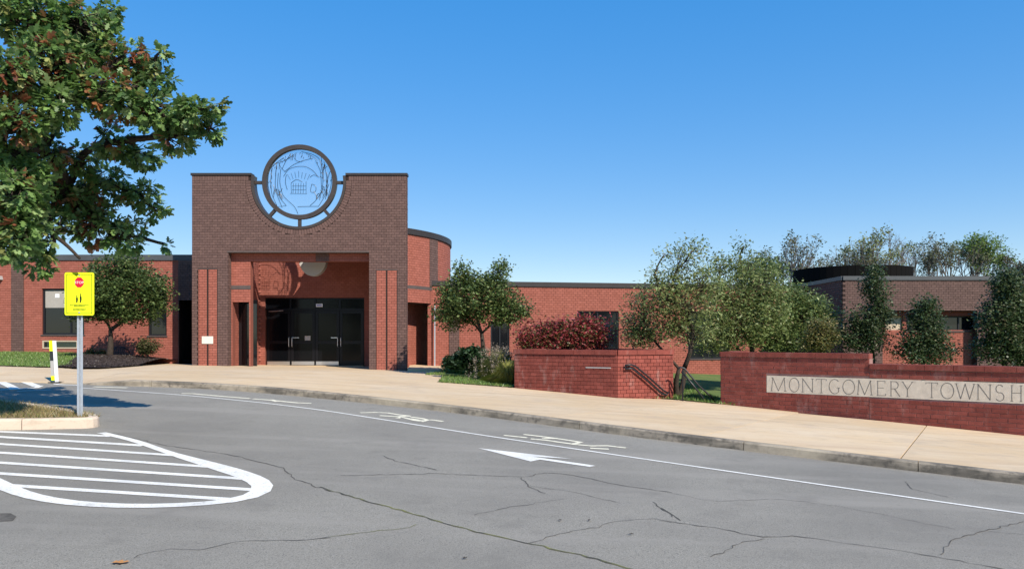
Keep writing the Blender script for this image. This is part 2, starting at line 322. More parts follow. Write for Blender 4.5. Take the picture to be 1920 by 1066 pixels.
T3 = [[(390, 95), (650, 122)], [(610, 85), (830, 110), (1110, 150), (1250, 172)], [(690, 135), (800, 140), (1060, 180), (1180, 195)], [(820, 130), (1000, 130)], [(1160, 195), (1440, 220), (1560, 212), (1760, 236)], [(1180, 190), (1260, 168)], [(1360, 240), (1460, 228), (1570, 250)]]
for strokes, x0, y0, sc, w in ((T1, 340, 725, 6.857, .12), (T2, 660, 760, 9.6, .10), (T3, 880, 800, 6., .09)):
    for st in strokes: ribbon(onroad(st, x0, y0, sc), w, 'lettering_stroke', 'worn_paint', road, off=.005+.001*random.random())
ribbon(onroad([(175, 725), (239, 727)]), .14, 'lettering_stroke', 'worn_paint', road)
mb = MB(); A = onroad([(897, 840), (1072, 860), (1000, 856), (1117, 873), (1105, 875), (1012, 861.5), (995, 865)])
for tri in ((0, 1, 2), (0, 2, 5), (0, 5, 6), (2, 3, 4), (2, 4, 5)): mb.poly([A[k]+Vector((0, 0, .006)) for k in tri])
mb.build('arrow_marking', 'white_paint', road)
for st, w in (([(-200, 545), (0, 520), (450, 495), (560, 520), (680, 570), (900, 577), (1430, 515)], .12), ([(-20, 525), (190, 625)], .2), ([(220, 515), (440, 592)], .2), ([(740, 505), (910, 550)], .2), ([(-200, 640), (0, 632), (420, 607), (480, 582)], .12), ([(200, 647), (600, 632)], .08)):
    ribbon(onroad(st, 0, 630, 6.27), w, 'crossing_stripe', 'white_paint', road, off=.005+.002*random.random())
# cracks
z1, z2, z3 = (0, 690, 2.835), (600, 690, 2.835), (1240, 640, 2.503)
for st, z, w in (([(0, 630), (160, 680), (460, 760), (600, 805), (830, 870), (1110, 930), (1290, 970), (1490, 1020), (1640, 1062), (1900, 1130)], z2, -.035), ([(600, 345), (880, 410), (1210, 458), (1500, 525), (1570, 590), (1700, 630), (1758, 655)], z1, .02),
        ([(110, 570), (620, 560), (1080, 578), (1200, 555), (1330, 565), (1590, 620), (1871, 660)], z2, .02), ([(340, 465), (400, 490), (620, 540)], z2, .02), ([(1070, 580), (1110, 630), (1200, 665)], z2, .018), ([(1110, 625), (1340, 655), (1580, 712)], z2, .016),
        ([(820, 780), (1000, 740), (1300, 695)], z2, .012), ([(1110, 930), (1280, 880), (1480, 840), (1560, 815), (1770, 800), (1871, 820)], z2, .014), ([(1770, 710), (1871, 790)], z2, .02), ([(0, 905), (180, 880), (450, 850), (510, 830)], z2, -.014),
        ([(710, 1010), (740, 985), (910, 962), (1100, 965), (1190, 935), (1340, 918), (1600, 910), (1758, 900)], z1, .014), ([(0, 840), (290, 880), (480, 920), (620, 910), (940, 955), (1270, 1005), (1580, 1062), (1800, 1110)], z3, .02), ([(480, 925), (390, 940), (230, 1010)], z3, .014),
        ([(1310, 1000), (1330, 960), (1400, 920), (1520, 885), (1702, 845)], z3, .018), ([(0, 780), (90, 840)], z3, .02), ([(1150, 655), (1170, 690), (1350, 730)], z3, .014), ([(0, 700), (250, 750), (570, 740), (850, 775), (1380, 880)], z3, .010), ([(1540, 890), (1702, 905)], z3, .012)):
    ribbon(onroad(st, *z), abs(w)*.68, 'crack', 'crack' if w > 0 else 'mossy_crack', road, off=.0045, step=.09, jit=.014)
mb = MB(); A = onroad([(0, 962), (20, 962), (31, 968), (24, 976), (0, 977)]); mb.poly([a+Vector((0, 0, .004)) for a in A]); mb.build('tar_patch', 'crack', road)

# ------------------------------------------------------------------ kerb and sidewalk
kp = [G(x, y) for x, y in [(0, 705), (72, 708), (120, 710), (228, 712), (317, 713), (374, 715.5), (441, 720), (529, 727), (610, 735.5), (794, 753), (963, 773.5), (1069, 788), (1260, 812), (1575, 848), (1920, 888)]]
kp = [kp[0]+Vector((-25, -1.5, 0))]+kp+[kp[-1]+(kp[-1]-kp[-2]).normalized()*20]
K = smooth(resample(kp, .25), 60); KD = np.gradient(K, axis=0); KD /= np.hypot(KD[:, 0], KD[:, 1])[:, None]; KN = np.c_[-KD[:, 1], KD[:, 0]]    # KN points to the building
iramp = int(np.argmin(np.abs(K[:, 0]/K[:, 1]-(240-CX)/F)))          # west of here the kerb is dropped
def kpt(i, v, z): q = K[i]+KN[i]*v; return (q[0], q[1], H(q[0], q[1])+z)
def drop(i): return -KERB*.9*min(1, max(0, (iramp-i)/5))
kerb = bpy.data.objects.new('kerb', None); C.objects.link(kerb); tag(kerb, kind='structure')
i = iramp-8
while i < len(K)-1:
    j = min(i+int(random.choice((10, 12, 12))), len(K)-1); mb = MB(); dz = random.uniform(-.008, .004)
    prof = lambda k, e=0: [kpt(k, -.02, -KERB-.1), kpt(k, 0, -.025+dz+drop(k)), kpt(k, .025, dz+drop(k)), kpt(k, .16, .002+dz+drop(k)), kpt(k, .16, -.2)]
    rings = [prof(k) for k in range(i, j+1)]
    last = Vector(rings[-1][2])-Vector(rings[-2][2]); rings[-1] = [tuple(Vector(p)-last.normalized()*.012) for p in rings[-1]]
    for a, b in zip(rings, rings[1:]):
        for q in range(4): mb.poly([a[q], a[q+1], b[q+1], b[q]])
    mb.poly(rings[0]); mb.poly(rings[-1][::-1]); mb.build('kerb_stone', 'kerb_concrete', kerb); i = j
walk = bpy.data.objects.new('sidewalk', None); C.objects.link(walk); tag(walk, kind='structure')
def slab(i, j, v0, v1):
    n = max(1, round((v1-v0)/1.2)); g = .013; mb = MB(); vs = [v0+g+(v1-v0-2*g)*k/n for k in range(n+1)]; ks = list(range(i, j+1, 4)); ks = ks if ks[-1] == j else ks+[j]
    top = [[Vector(kpt(k, v, drop(k)*max(0, 1-v/2.5))) for v in vs] for k in ks]
    t0 = Vector((KD[i][0], KD[i][1], 0))*g; t1 = Vector((KD[j][0], KD[j][1], 0))*g
    top[0] = [p+t0 for p in top[0]]; top[-1] = [p-t1 for p in top[-1]]
    for a, b in zip(top, top[1:]):
        for q in range(n): mb.poly([a[q], b[q], b[q+1], a[q+1]])
    rim = top[0]+[r[-1] for r in top[1:]]+top[-1][-2::-1]+[r[0] for r in top[-2:0:-1]]; dn = Vector((0, 0, -.12))
    for a, b in zip(rim, rim[1:]+rim[:1]): mb.poly([a, b, b+dn, a+dn])
    mb.build('paving_slab', 'concrete', walk)
for i in range(0, len(K)-13, 12):
    x, y = K[i]; s = x*DV[0]+y*DV[1]
    slab(i, i+12, .168 if i+12 > iramp-8 else 0, 4.4); slab(i, i+12, 4.4, 7.6)
    if -17 < x < 3:
        for a, b in ((7.6, 11.4), (11.4, 15.2), (15.2, 19), (19, 23)): slab(i, i+12, a, b)

# ------------------------------------------------------------------ lawns and beds
def patch(name, poly, zf, material, cell=.12, parent=None, kind='structure'):
    xs = [p[0] for p in poly]; ys = [p[1] for p in poly]
    return sheet(name, np.arange(min(xs), max(xs)+cell, cell), np.arange(min(ys), max(ys)+cell, cell), zf, material, parent, inpoly(poly), kind)
def blades(name, poly, zf, dens, h, cols, parent=None, lean=.4, w=.006, cone=None):
    xs = np.array([p[0] for p in poly]); ys = np.array([p[1] for p in poly]); n = int((xs.max()-xs.min())*(ys.max()-ys.min())*dens)
    X = rng.uniform(xs.min(), xs.max(), n); Y = rng.uniform(ys.min(), ys.max(), n); k = inpoly(poly)(X, Y); X, Y = X[k], Y[k]; n = len(X)
    b = np.c_[X, Y, zf(X, Y)-.01]; an = rng.uniform(0, 2*np.pi, n); hh = rng.uniform(.5, 1.2, n)*h*(1 if cone is None else cone(X, Y)); sd = np.c_[np.cos(an), np.sin(an), np.zeros(n)]*w
    l = np.c_[rng.normal(0, lean, n), rng.normal(0, lean, n), np.ones(n)]*hh[:, None]
    V = np.stack([b-sd, b+sd, b+l], 1).reshape(-1, 3); c = np.array(cols)[rng.integers(0, len(cols), n)]*rng.uniform(.7, 1.3, (n, 1))
    np_mesh(name, V, 3, c, 'blade', parent, 'stuff')
GR = [(.15, .26, .05), (.19, .29, .07), (.24, .27, .09), (.11, .19, .04)]
bk = Vector((.05, .2, 0)); c0 = G(1157, 745.5); k = (965-CX)/F; tt = (c0.x-k*c0.y)/(.853+k*.522); lf = Vector((c0.x-.853*tt, c0.y+.522*tt, 0))
wl = [lf+bk, G(1157, 745.5)+bk*1.2, G(1258, 748.5), G(1353, 757.5), G(1920, 816)+bk]; wl.append(wl[-1]+(wl[-1]-wl[-2])*1.5); wl.insert(4, G(1353, 757)+bk); wl.insert(0, lf+Vector((-.03, .0, 0)))
lawnR = [G(824, 716), G(838, 698), Vector((-3.1, 27.5, 0)), Vector((-2.6, 33.5, 0)), Vector((14, 37, 0)), Vector((34, 37, 0)), Vector((34, 8, 0))]+wl[::-1]
zR = lambda X, Y: Hn(X, Y)+.03
patch('lawn', lawnR, zR, 'lawn_soil'); 
blades('grass', [p for p in lawnR if p.x < 12]+[] if False else [G(822, 717), G(838, 698), Vector((-3.1, 27, 0)), Vector((4, 28, 0)), Vector((6.5, 28, 0)), Vector((6, 20.5, 0))]+wl[3::-1], zR, 420, .09, GR, w=.012)
zL = lambda X, Y: Hn(X, Y)+.03+.34*np.clip((Y-24.2)/8, 0, 1)
lawnL = [G(-60, 684), G(0, 686), G(60, 688), G(112, 689), Vector((-17.6, 32.9, 0)), Vector((-30, 32.9, 0)), Vector((-32, 24, 0))]
patch('lawn', lawnL, zL, 'lawn_soil'); blades('grass', lawnL, zL, 260, .08, GR, w=.014)
bed = [G(104, 689), G(150, 691.5), G(190, 691.5), G(240, 688), G(290, 684), G(318, 681.5), Vector((-12.9, 32.9, 0)), Vector((-17.9, 32.9, 0))]
bc = (-15.6, 29.5)
zB = lambda X, Y: Hn(X, Y)+.05+.30*np.clip(1.25-np.hypot((X-bc[0])/3.0, (Y-bc[1])/4.2), 0, 1)
patch('mulch_bed', bed, zB, 'mulch')
blades('mulch_chips', bed, zB, 300, .03, [(.05, .035, .028), (.09, .065, .05), (.03, .022, .018)], w=.03, lean=1.2)
# island with its kerb
isl = [G(-420, 783), G(0, 784), G(41, 784), G(150, 782), G(182, 782), G(186, 779), G(150, 773), G(90, 763), G(0, 751), G(-420, 735)]
zI = lambda X, Y: Hn(X, Y)+.0
island = patch('traffic_island', isl, zI, 'dry_soil', .08)
DRY = [(.36, .27, .11), (.28, .24, .08), (.16, .19, .05), (.42, .32, .17), (.2, .13, .06)]
blades('dry_grass', isl, zI, 1100, .09, DRY, w=.006, lean=.7)
def kerbrun(pts, name, mt, parent, w=.16):
    p = smooth(resample(pts, .12), 3); d = np.gradient(p, axis=0); d /= np.hypot(d[:, 0], d[:, 1])[:, None]; n = np.c_[-d[:, 1], d[:, 0]]; mb = MB(); rings = []
    for k in range(len(p)):
        f = lambda v, z: (*(p[k]+n[k]*v), H(*p[k])+z)
        rings.append([f(-.01, -KERB-.08), f(0, -.01), f(.03, .02), f(w, .02), f(w+.005, -.1)])
    for a, b in zip(rings, rings[1:]):
        for q in range(4): mb.poly([a[q], a[q+1], b[q+1], b[q]])
    mb.poly(rings[0]); mb.poly(rings[-1][::-1]); mb.build(name, mt, parent)
kerbrun([G(-420, 791), G(-120, 789)], 'kerb_stone', 'pale_kerb', island); kerbrun([G(-118.5, 789), G(40, 787.5)], 'kerb_stone', 'pale_kerb', island)
kerbrun([G(41.5, 787.5), G(120, 786), G(176, 785.5), G(187, 783), G(188, 779), G(176, 776)], 'kerb_stone', 'pale_kerb', island, .14)
kerbrun([G(175, 775.6), G(90, 761), G(0, 749), G(-200, 740)], 'kerb_stone', 'pale_kerb', island)

# ------------------------------------------------------------------ the school
SB = thing('school_building', (-8.3, 32, H(-8.3, 32)), 'low red brick school with a dark brick entrance gateway and round metal medallion', 'building')
YP = 30.0; FL = .55                                    # gateway plane, foot of all walls (below ground)
pz = lambda py: PZ(py, YP); px_ = lambda x: PX(x, YP)
PL, PR, PT = px_(360), px_(762), pz(329); OL, OR, OT = px_(428), px_(692), pz(473)
NCx, NCz, NR = px_(560), pz(341), 89/48
th = .30
a0 = math.asin((PT-NCz)/NR)
notch = [(NCx+NR*math.cos(t), NCz+NR*math.sin(t)) for t in np.linspace(a0, -math.pi-a0, 49)]
out = [(PL, FL), (OL, FL), (OL, OT), (OR, OT), (OR, FL), (PR, FL), (PR, PT)]+notch+[(PL, PT)]
gate = MB(); gate.prism(out, YP, YP+th); gate = gate.build('gateway_wall', 'dark_mortar', SB, label='dark purple brown brick gateway wall with a half round notch in its top')
flat = Path([(PL, YP), (PR, YP)]); U = lambda x: x-PL
ins = [(U(px_(371)), U(px_(408)), 0, pz(503)), (U(px_(705)), U(px_(745)), 0, pz(505))]
sold = .22
def gh(z):
    h = []
    if z < OT: h.append((U(OL), U(OR)))
    h += [(a, b) for a, b, c, d in ins if c < z < d]
    r = NR+sold; dz = z-NCz
    if abs(dz) < r: w_ = math.sqrt(r*r-dz*dz); h.append((U(NCx-w_), U(NCx+w_)))
    return h
bw = MB()
for a, b, c, d in rows(0, U(PR), FL, PT-.2, gh, .2, .1): slab_on(bw, flat, a, b, c, d, .012+random.uniform(-.003, .003), -.002, random.random(), False)
for a, b in ((0, U(NCx-NR*math.cos(a0))-.02), (U(NCx+NR*math.cos(a0))+.02, U(PR))):       # soldier course under the coping
    n = round((b-a)/.1)
    for k in range(n):
        u0, u1 = a+(b-a)*k/n+.005, a+(b-a)*(k+1)/n-.005
        if min(abs(u0-U(NCx)), abs(u1-U(NCx))) > math.sqrt(max(0, (NR+.02)**2-(PT-.2-NCz)**2)): slab_on(bw, flat, u0, u1, PT-.195, PT-.01, .012, -.002, random.random(), False)
nn = 62
for k in range(nn):                                    # bricks set radially round the notch
    A, B = a0-(math.pi+2*a0)*(k+.06)/nn, a0-(math.pi+2*a0)*(k+.94)/nn; q = []
    if NCz+(NR+sold)*math.sin(A) > PT-.2: continue
    for r, t in ((NR+.005, A), (NR+sold-.01, A), (NR+sold-.01, B), (NR+.005, B)): q.append((NCx+r*math.cos(t), NCz+r*math.sin(t)))
    bw.hexa([(u, YP-.013, z) for u, z in q]+[(u, YP+.002, z) for u, z in q], random.random(), False)
bw.build('brickwork', 'dark_brick', gate, kind='stuff')
side = Path([(PR, YP), (PR, YP+th)]); bricks(side, 0.0, th, FL, PT-.02, [], 'dark_brick', gate)
jam = Path([(OL, YP), (OL, YP+th)]); bricks(jam, 0.0, th, FL, OT, [], 'dark_brick', gate)
for (a, b, c, d) in ins:                                # red inlaid strips of the two legs
    m_ = (a+b)/2; g = .03
    for e, f in ((a+.02, m_-g), (m_+g, b-.02)): bricks(flat, e, f, FL, d-.03, [], 'red_brick', gate, w=.006, name='inlaid_strip')
    ubox(flat, a, b, d-.03, d, -.002, .02, 'inlay_lintel', 'band', gate)
for a, b in ((PL-.04, NCx-NR*math.cos(a0)+.0), (NCx+NR*math.cos(a0), PR+.04)):
    c = MB(); c.box(a, b, YP-.05, YP+th+.05, PT, PT+.09); c.build('coping', 'coping', gate)
c = MB(); c.box(OL-.04, OR, YP-.03, YP+th-.02, OT-.004, OT+.05); c.build('opening_lintel', 'band', gate)
c = MB(); c.box(px_(379), px_(400), YP-.032, YP-.014, pz(644), pz(630)); pl = c.build('plaque', 'plaque', SB, label='small cream plaque on the gateway leg')
# medallion
md = MB(); md.ring(NCx, NCz, NR-.11, NR-.004, YP-.04, YP+th+.04, -180-math.degrees(a0), math.degrees(a0), 60); liner = md.build('notch_liner', 'bronze', SB, label='dark bronze lining round the notch')
RO = 70/48; RI = RO-.165; ym = YP+.06
md = MB(); md.ring(NCx, NCz+.02, RI, RO, ym, ym+.2, 0, 360, 72); med = md.build('medallion', 'bronze', SB, label='round dark bronze medallion frame with line drawn landscape')
md = MB(); md.prism([(NCx+(RI+.01)*math.cos(t), NCz+.02+(RI+.01)*math.sin(t)) for t in np.linspace(0, 2*math.pi, 65)[:-1]], ym+.13, ym+.14); md.build('glass_disc', 'etched_glass', med)
for an in (180, 0, -90, -132, -48):
    t = R(an); d = Vector((math.cos(t), 0, math.sin(t))); n = Vector((-d.z, 0, d.x))*.06; c0 = Vector((NCx, 0, NCz+.0)); md = MB()
    p0, p1 = c0+d*(RO-.03), c0+d*(NR-.1); q = [p0-n, p1-n, p1+n, p0+n]
    md.hexa([(v.x, ym+.04, v.z) for v in q]+[(v.x, ym+.16, v.z) for v in q]); md.build('spoke', 'bronze', med)
art = [[(280, 370), (262, 500), (275, 650), (330, 770)], [(370, 380), (358, 520), (390, 660), (450, 720), (520, 780), (556, 860)], [(320, 400), (310, 560), (340, 680), (385, 790)], [(240, 420), (232, 540), (262, 680), (300, 760)], [(345, 420), (335, 560), (362, 690), (430, 770)],
       [(800, 255), (815, 400), (820, 540), (805, 620), (740, 720), (680, 770)], [(830, 300), (862, 480), (850, 650), (770, 780)], [(740, 290), (795, 400), (806, 600)], [(900, 400), (875, 450), (862, 600), (845, 700)], [(915, 430), (905, 560), (870, 690)],
       [(400, 460), (450, 380), (540, 352), (640, 352), (720, 400), (765, 460)], [(410, 410), (500, 335), (600, 292), (700, 268)], [(590, 195), (700, 220), (780, 262), (800, 330)], [(480, 215), (420, 300), (385, 380)], [(300, 330), (350, 310), (420, 290), (520, 220)], [(520, 260), (530, 300), (600, 300)],
       [(640, 215), (720, 250), (760, 290)], [(350, 320), (370, 370), (420, 410)], [(260, 380), (300, 330), (400, 260)], [(550, 780), (620, 778), (770, 776)], [(430, 770), (340, 780)], [(700, 540), (750, 552), (745, 630), (680, 632), (700, 540)], [(680, 470), (720, 430), (780, 470)], [(430, 440), (415, 520), (440, 600)],
       [(480, 530), (540, 480), (600, 520)], [(480, 530), (485, 640)], [(640, 510), (640, 640)], [(470, 640), (650, 642)], [(490, 560), (640, 560)], [(490, 600), (640, 600)]]
art += [[(x, 530), (x-4, 640)] for x in range(505, 640, 27)]+[[(x, 400+abs(x-560)*.3), (x+(x-570)*-.25, 470+abs(x-560)*.2)] for x in range(440, 720, 40)]
rr_ = random.Random(3)
for _ in range(110):
    a = rr_.uniform(0, 6.28); q = rr_.uniform(.62, .84)*395; x, y = 573+q*math.cos(a), 520-q*math.sin(a)
    if y < 720: art.append([(x, y), (x+rr_.uniform(-25, 25), y-rr_.uniform(25, 70)), (x+rr_.uniform(-55, 55), y-rr_.uniform(50, 90))] if math.hypot(x-573, y-90-520) < 300 else [(x, y), (x+rr_.uniform(-12, 12), y-40), (x+rr_.uniform(-16, 16), y-70)] if math.hypot(x-573, y-75-520) < 325 else [(x, y), (x+4, y-12), (x+6, y-18)])
md = MB()
for st in art:
    q = resample([((x-573)/395*RO, -(y-520)/395*RO) for x, y in st], .08)
    if len(q) > 3: q = smooth(q, 2)
    md.tube([(NCx+x, ym+.1, NCz+.02+z) for x, z in q], .010 if len(st) > 2 else .007, 5)
md.build('line_drawing', 'black_metal', med)
# red inner wall right behind the gateway
YI = YP+th+.012; zi = lambda py: PZ(py, YI); xi = lambda p: PX(p, YI)
inner = Path([(-12.3, YI), (-4.62, YI)]); ui = lambda x: x+12.3
BL, BR, BT = xi(470), xi(700), zi(490); WT = zi(565)
holes = [(ui(BL), ui(BR), 0, BT), (ui(xi(436)), ui(xi(467)), 0, WT)]
# keep the wall below the sight lines over the notch
iw = backing('inner_wall', inner, 0, inner.L, FL, ZC+3.75, holes, 'red_mortar', SB, .3)
key = (ui(xi(592)), ui(xi(617)), BT, OT+.4)
bricks(inner, 0, inner.L, FL, ZC+3.75, holes+[key], 'red_brick', iw); bricks(inner, key[0], key[1], BT, BT+.5, [], 'dark_brick', iw)
ubox(inner, ui(OL)+.01, ui(BL), zi(542), zi(535), .0, .03, 'band', 'band', iw)
# dark lobby window left of the entrance
c = MB(); c.box(xi(430), xi(469.5), YI+.75, YI+.8, FL, WT+.1); c.build('side_window', 'dark_glass', SB)
# court behind the gateway and the door wall
YB = 33.6; xb = lambda p: PX(p, YB); zb = lambda py: PZ(py, YB)
court = Path([(BL-.75, YI+.3), (BL-.75, YB), (-4.9, YB), (-4.9, YI+.3)])
L1 = YB-YI-.3; dl, dr, dt = xb(497), xb(683), zb(558); ud = lambda x: L1+x-(BL-.75)
ch = [(ud(dl), ud(dr), 0, dt)]
cw = backing('court_wall', court, 0, court.L, FL, ZC+3.7, ch, 'red_mortar', SB, .3, label='sunlit red brick wall over the entrance doors')
bricks(court, 0, court.L, FL, ZC+3.7, ch, 'red_brick', cw)
# doors
fz = H(-8.6, YB)+.02; lt = zb(581)
ds = MB(); ds.box(dl, dr, YB-.25, YB+.6, FL, fz); ds.build('door_step', 'concrete', SB)
for k in range(4):
    x0 = dl+.03+(dr-dl-.06)*k/4; x1 = x0+(dr-dl-.06)/4-.02; y = YB+.12; d = MB()
    d.box(x0, x0+.12, y, y+.06, fz+.01, lt); d.box(x1-.12, x1, y, y+.06, fz+.01, lt); d.box(x0+.12, x1-.12, y, y+.06, fz+.01, fz+.22); d.box(x0+.12, x1-.12, y, y+.06, lt-.14, lt); d.box(x0+.12, x1-.12, y+.003, y+.06, fz+.95, fz+1.08)
    d = d.build('door', 'door_frame', SB); g = MB(); g.box(x0+.12, x1-.12, y+.025, y+.035, fz+.22, fz+.95); g.build('pane', 'door_glass', d)
    g = MB(); g.box(x0+.12, x1-.12, y+.025, y+.035, fz+1.08, lt-.14); g.build('pane', 'door_glass', d)
    hx = x1-.06 if k in (0, 2) else x0+.06; h = MB(); h.tube([(hx, y-.01, fz+.82), (hx, y-.07, fz+.86), (hx, y-.07, fz+1.2), (hx, y-.01, fz+1.24)], .018, 8); h.build('handle', 'steel', d)
    if k in (1, 2): h = MB(); s_ = 1 if k == 1 else -1; h.box(min(hx, hx+s_*.3), max(hx, hx+s_*.3), y-.03, y-.004, fz+1.2, fz+1.235); h.build('push_bar', 'steel', d)
    h = MB(); h.box(x0+.03, x1-.03, y-.006, y-.001, fz+.02, fz+.18); h.build('kick_plate', 'steel' if k < 3 else 'door_frame', d)
    if k == 1: h = MB(); h.box(x0+.6, x0+.85, y+.018, y+.022, fz+1.1, fz+1.3); h.build('notice', 'lamp_grey', d)
    if k == 0: h = MB(); h.tube([(x0+.1, y-.03, lt-.06), (x0+.75, y-.08, lt-.02)], .02, 6); h.build('door_closer', 'steel', d)
fr = MB()
for x in (dl, dl+(dr-dl)/4, (dl+dr)/2, dl+(dr-dl)*3/4): fr.box(x-.04, x+.04, YB+.08, YB+.11, lt+.08, dt-.06)
fr.box(dl, dr, YB+.07, YB+.2, lt+.005, lt+.08); fr.box(dl, dr, YB+.07, YB+.2, dt-.06, dt); fr = fr.build('transom_frame', 'door_frame', SB)
g = MB(); g.box(dl, dr, YB+.13, YB+.14, lt+.08, dt-.06); g.build('pane', 'door_glass', fr)
g = MB(); x, z = xb(592), zb(575); g.box(x, x+.29, YB+.05, YB+.068, z, z+.14); nb = g.build('door_number_plate', 'white_plastic', SB, label='small white plate with blue characters over the doors')
g = MB()
for k in range(4): g.box(x+.05+k*.05, x+.085+k*.05, YB+.046, YB+.0495, z+.04, z+.10)
g.build('characters', 'blue_ink', nb)
lb = MB(); lb.box(dl-.5, dr+.5, YB+3.2, YB+3.3, FL, dt+.4); lb.box(dl-.5, dr+.5, YB+.32, YB+3.2, dt+.25, dt+.4); lb.box(dl-.5, dl-.4, YB+.32, YB+3.2, FL, dt+.25); lb.box(dr+.4, dr+.5, YB+.32, YB+3.2, FL, dt+.25); lb.build('lobby', 'door_frame', SB)
# half round lamp hung from a beam across the court
YL = 32.0; lx, lz = PX(588, YL), PZ(488, YL); c = MB(); c.box(BL-.7, -4.95, YL-.06, YL+.06, lz+.06, lz+.22); c.build('court_beam', 'bronze', SB)
c = MB(); c.prism([(lx+.57*math.cos(t)*(1.0), lz+.06+.72*math.sin(t)) for t in np.linspace(-math.pi, 0, 25)], YL-.18, YL+.18); c.build('court_lamp', 'lamp_grey', SB, label='grey half round lamp hanging in the entrance court')
c = MB(); c.box(-8.3, -4.92, YI+.31, YB-.02, ZC+3.5, ZC+3.66); c.build('added_court_shade', 'roof', SB)  # unseen cover added to keep sun and sky off the court's right half
# rounded drum right of the gateway
dc, dR = Vector((-9.27, 35.4)), 6.4; yd = YI
an0 = -math.acos((-4.62-dc.x)/dR)
arc = [(dc.x+dR*math.cos(t), dc.y+dR*math.sin(t)) for t in np.linspace(an0, .5, 26)]
drum = Path([(-4.63, YI+.02)]+arc); DT = ZC+4.28; band0 = ZC+1.5
dw = backing('drum_wall', drum, 0, drum.L, band0, DT, [], 'red_mortar', SB, .3, label='curved red brick wall beside the gateway')
pu0, pu1 = drum.u_of_px(805), drum.u_of_px(820)
bricks(drum, 0, drum.L, band0, DT, [(pu0, pu1, 0, 99), (0, 99, ZC+2.06, ZC+2.20)], 'red_brick', dw); bricks(drum, pu0, pu1, ZC+2.2, DT, [], 'dark_brick', dw, w=.03)
ubox(drum, 0, drum.L, ZC+2.06, ZC+2.2, -.01, .02, 'band', 'band', dw); ubox(drum, 0, drum.L, DT, DT+.24, -.35, .07, 'coping', 'coping', dw)
arc2 = [(dc.x+(dR-1.0)*math.cos(t), dc.y+(dR-1.0)*math.sin(t)) for t in np.linspace(an0+.12, .5, 22)]; low = Path([(-4.75, YI+.1)]+[p for p in arc2 if p[0] > -5.2])
lw_ = backing('recessed_wall', low, 0, low.L, FL, band0, [(.25, 1.2, ZC-.3, band0-.1)], 'red_mortar', SB, .25); bricks(low, 0, low.L, FL, band0, [(.25, 1.2, ZC-.3, band0-.1)], 'red_brick', lw_)
ubox(low, .2, 1.25, ZC-.3, band0-.1, -.2, -.15, 'side_window', 'dark_glass', SB)
sf = MB(); o1 = [drum.at(u, band0, -.02) for u in np.linspace(0, drum.L, 24)]; o2 = [low.at(u, band0, -.1) for u in np.linspace(0, low.L, 24)]
for a, b, c, d in zip(o1, o1[1:], o2[1:], o2): sf.hexa([a, b, c, d]+[(q[0], q[1], q[2]+.05) for q in (a, b, c, d)])
sf.build('soffit', 'band', SB)
c = MB(); q = P(815, 640, 32.6); c.tube([(q.x, q.y, FL), (q.x, q.y, band0)], .03, 8); c.build('soffit_post', 'galvanised', SB)
c = MB(); A = [G(764, 690.5, .1), G(826, 692, .1), G(833, 686, .1), G(770, 682, .1)]; c.hexa([a for a in A]+[a-Vector((0, 0, .3)) for a in A]); c.build('stoop', 'concrete', walk)
rf = MB(); rf.poly([(-12.3, YB+.3, DT-.15)]+[(p[0]*.995-.05, p[1], DT-.15) for p in arc if p[1] > YB+.3]+[(-3.6, 46, DT-.15), (-12.3, 46, DT-.15)]); rf.build('roof', 'roof', SB)
# left wing
YW = 32.6; wz = lambda py: PZ(py, YW); wx = lambda p: PX(p, YW)
lw = Path([(-34, YW), (wx(335), YW)]); lu = lambda p: wx(p)+34; LT = wz(488)
wins = [(lu(79), lu(158), wz(627), wz(540.5)), (lu(278), lu(312.5), wz(629), wz(548)), (lu(80), lu(146), wz(653), wz(638)), (lu(-90), lu(-20), wz(627), wz(540.5))]
pil = [(lu(22), lu(45), 0, 99)]
wl_ = backing('left_wing_wall', lw, 0, lw.L, FL, LT, wins, 'red_mortar', SB, .3, label='red brick wing with dark brick pilaster')
bricks(lw, 7, lw.L, FL, LT, wins+pil, 'red_brick', wl_); bricks(lw, pil[0][0], pil[0][1], FL, LT, [], 'dark_brick', wl_, w=.05)
ubox(lw, 0, lw.L+.9, LT+.001, LT+.24, -.4, .06, 'coping', 'grey_coping', wl_)
def window(path, h, blind=.38, mull=(.66,), sill=True, parent=SB, fr='black_frame'):
    a, b, c, d = h; m = MB(); t = .07
    for q in ((a, b, c, c+t), (a, b, d-t, d), (a, a+t, c+t, d-t), (b-t, b, c+t, d-t)): slab_on(m, path, *q, -.06, -.14)
    for f in mull: u = a+(b-a)*f; slab_on(m, path, u-.03, u+.03, c+t, d-t, -.07, -.13)
    w = m.build('window', fr, parent); m = MB(); slab_on(m, path, a+t, b-t, c+t, d-t, -.105, -.115); m.build('pane', 'dark_glass', w)
    if blind: m = MB(); slab_on(m, path, a+t+.01, b-t-.01, d-t-(d-c)*blind, d-t, -.096, -.103); m.build('blind', 'blind', w)
    m = MB(); slab_on(m, path, a, b, c, d, -.29, -.31); m.build('room_back', 'black_frame', w)
    if sill: m = MB(); slab_on(m, path, a-.04, b+.04, c-.05, c, .05, -.06); m.build('sill', 'band', w)
    return w
w0 = window(lw, wins[0]); window(lw, wins[1], 0, ()); window(lw, wins[3])
q = lw.at(lu(101), wz(553), -.094); m = MB(); m.box(q[0], q[0]+.18, q[1]-.004, q[1], q[2]-.1, q[2]+.06); m.build('window_notice', 'white_plastic', w0)
v = wins[2]; m = MB()
for r in ((v[0], v[1], v[2], v[2]+.05), (v[0], v[1], v[3]-.05, v[3]), (v[0], v[0]+.05, v[2]+.05, v[3]-.05), (v[1]-.05, v[1], v[2]+.05, v[3]-.05)): slab_on(m, lw, *r, .02, -.1)
m = m.build('vent_grille', 'tan_panel', SB)
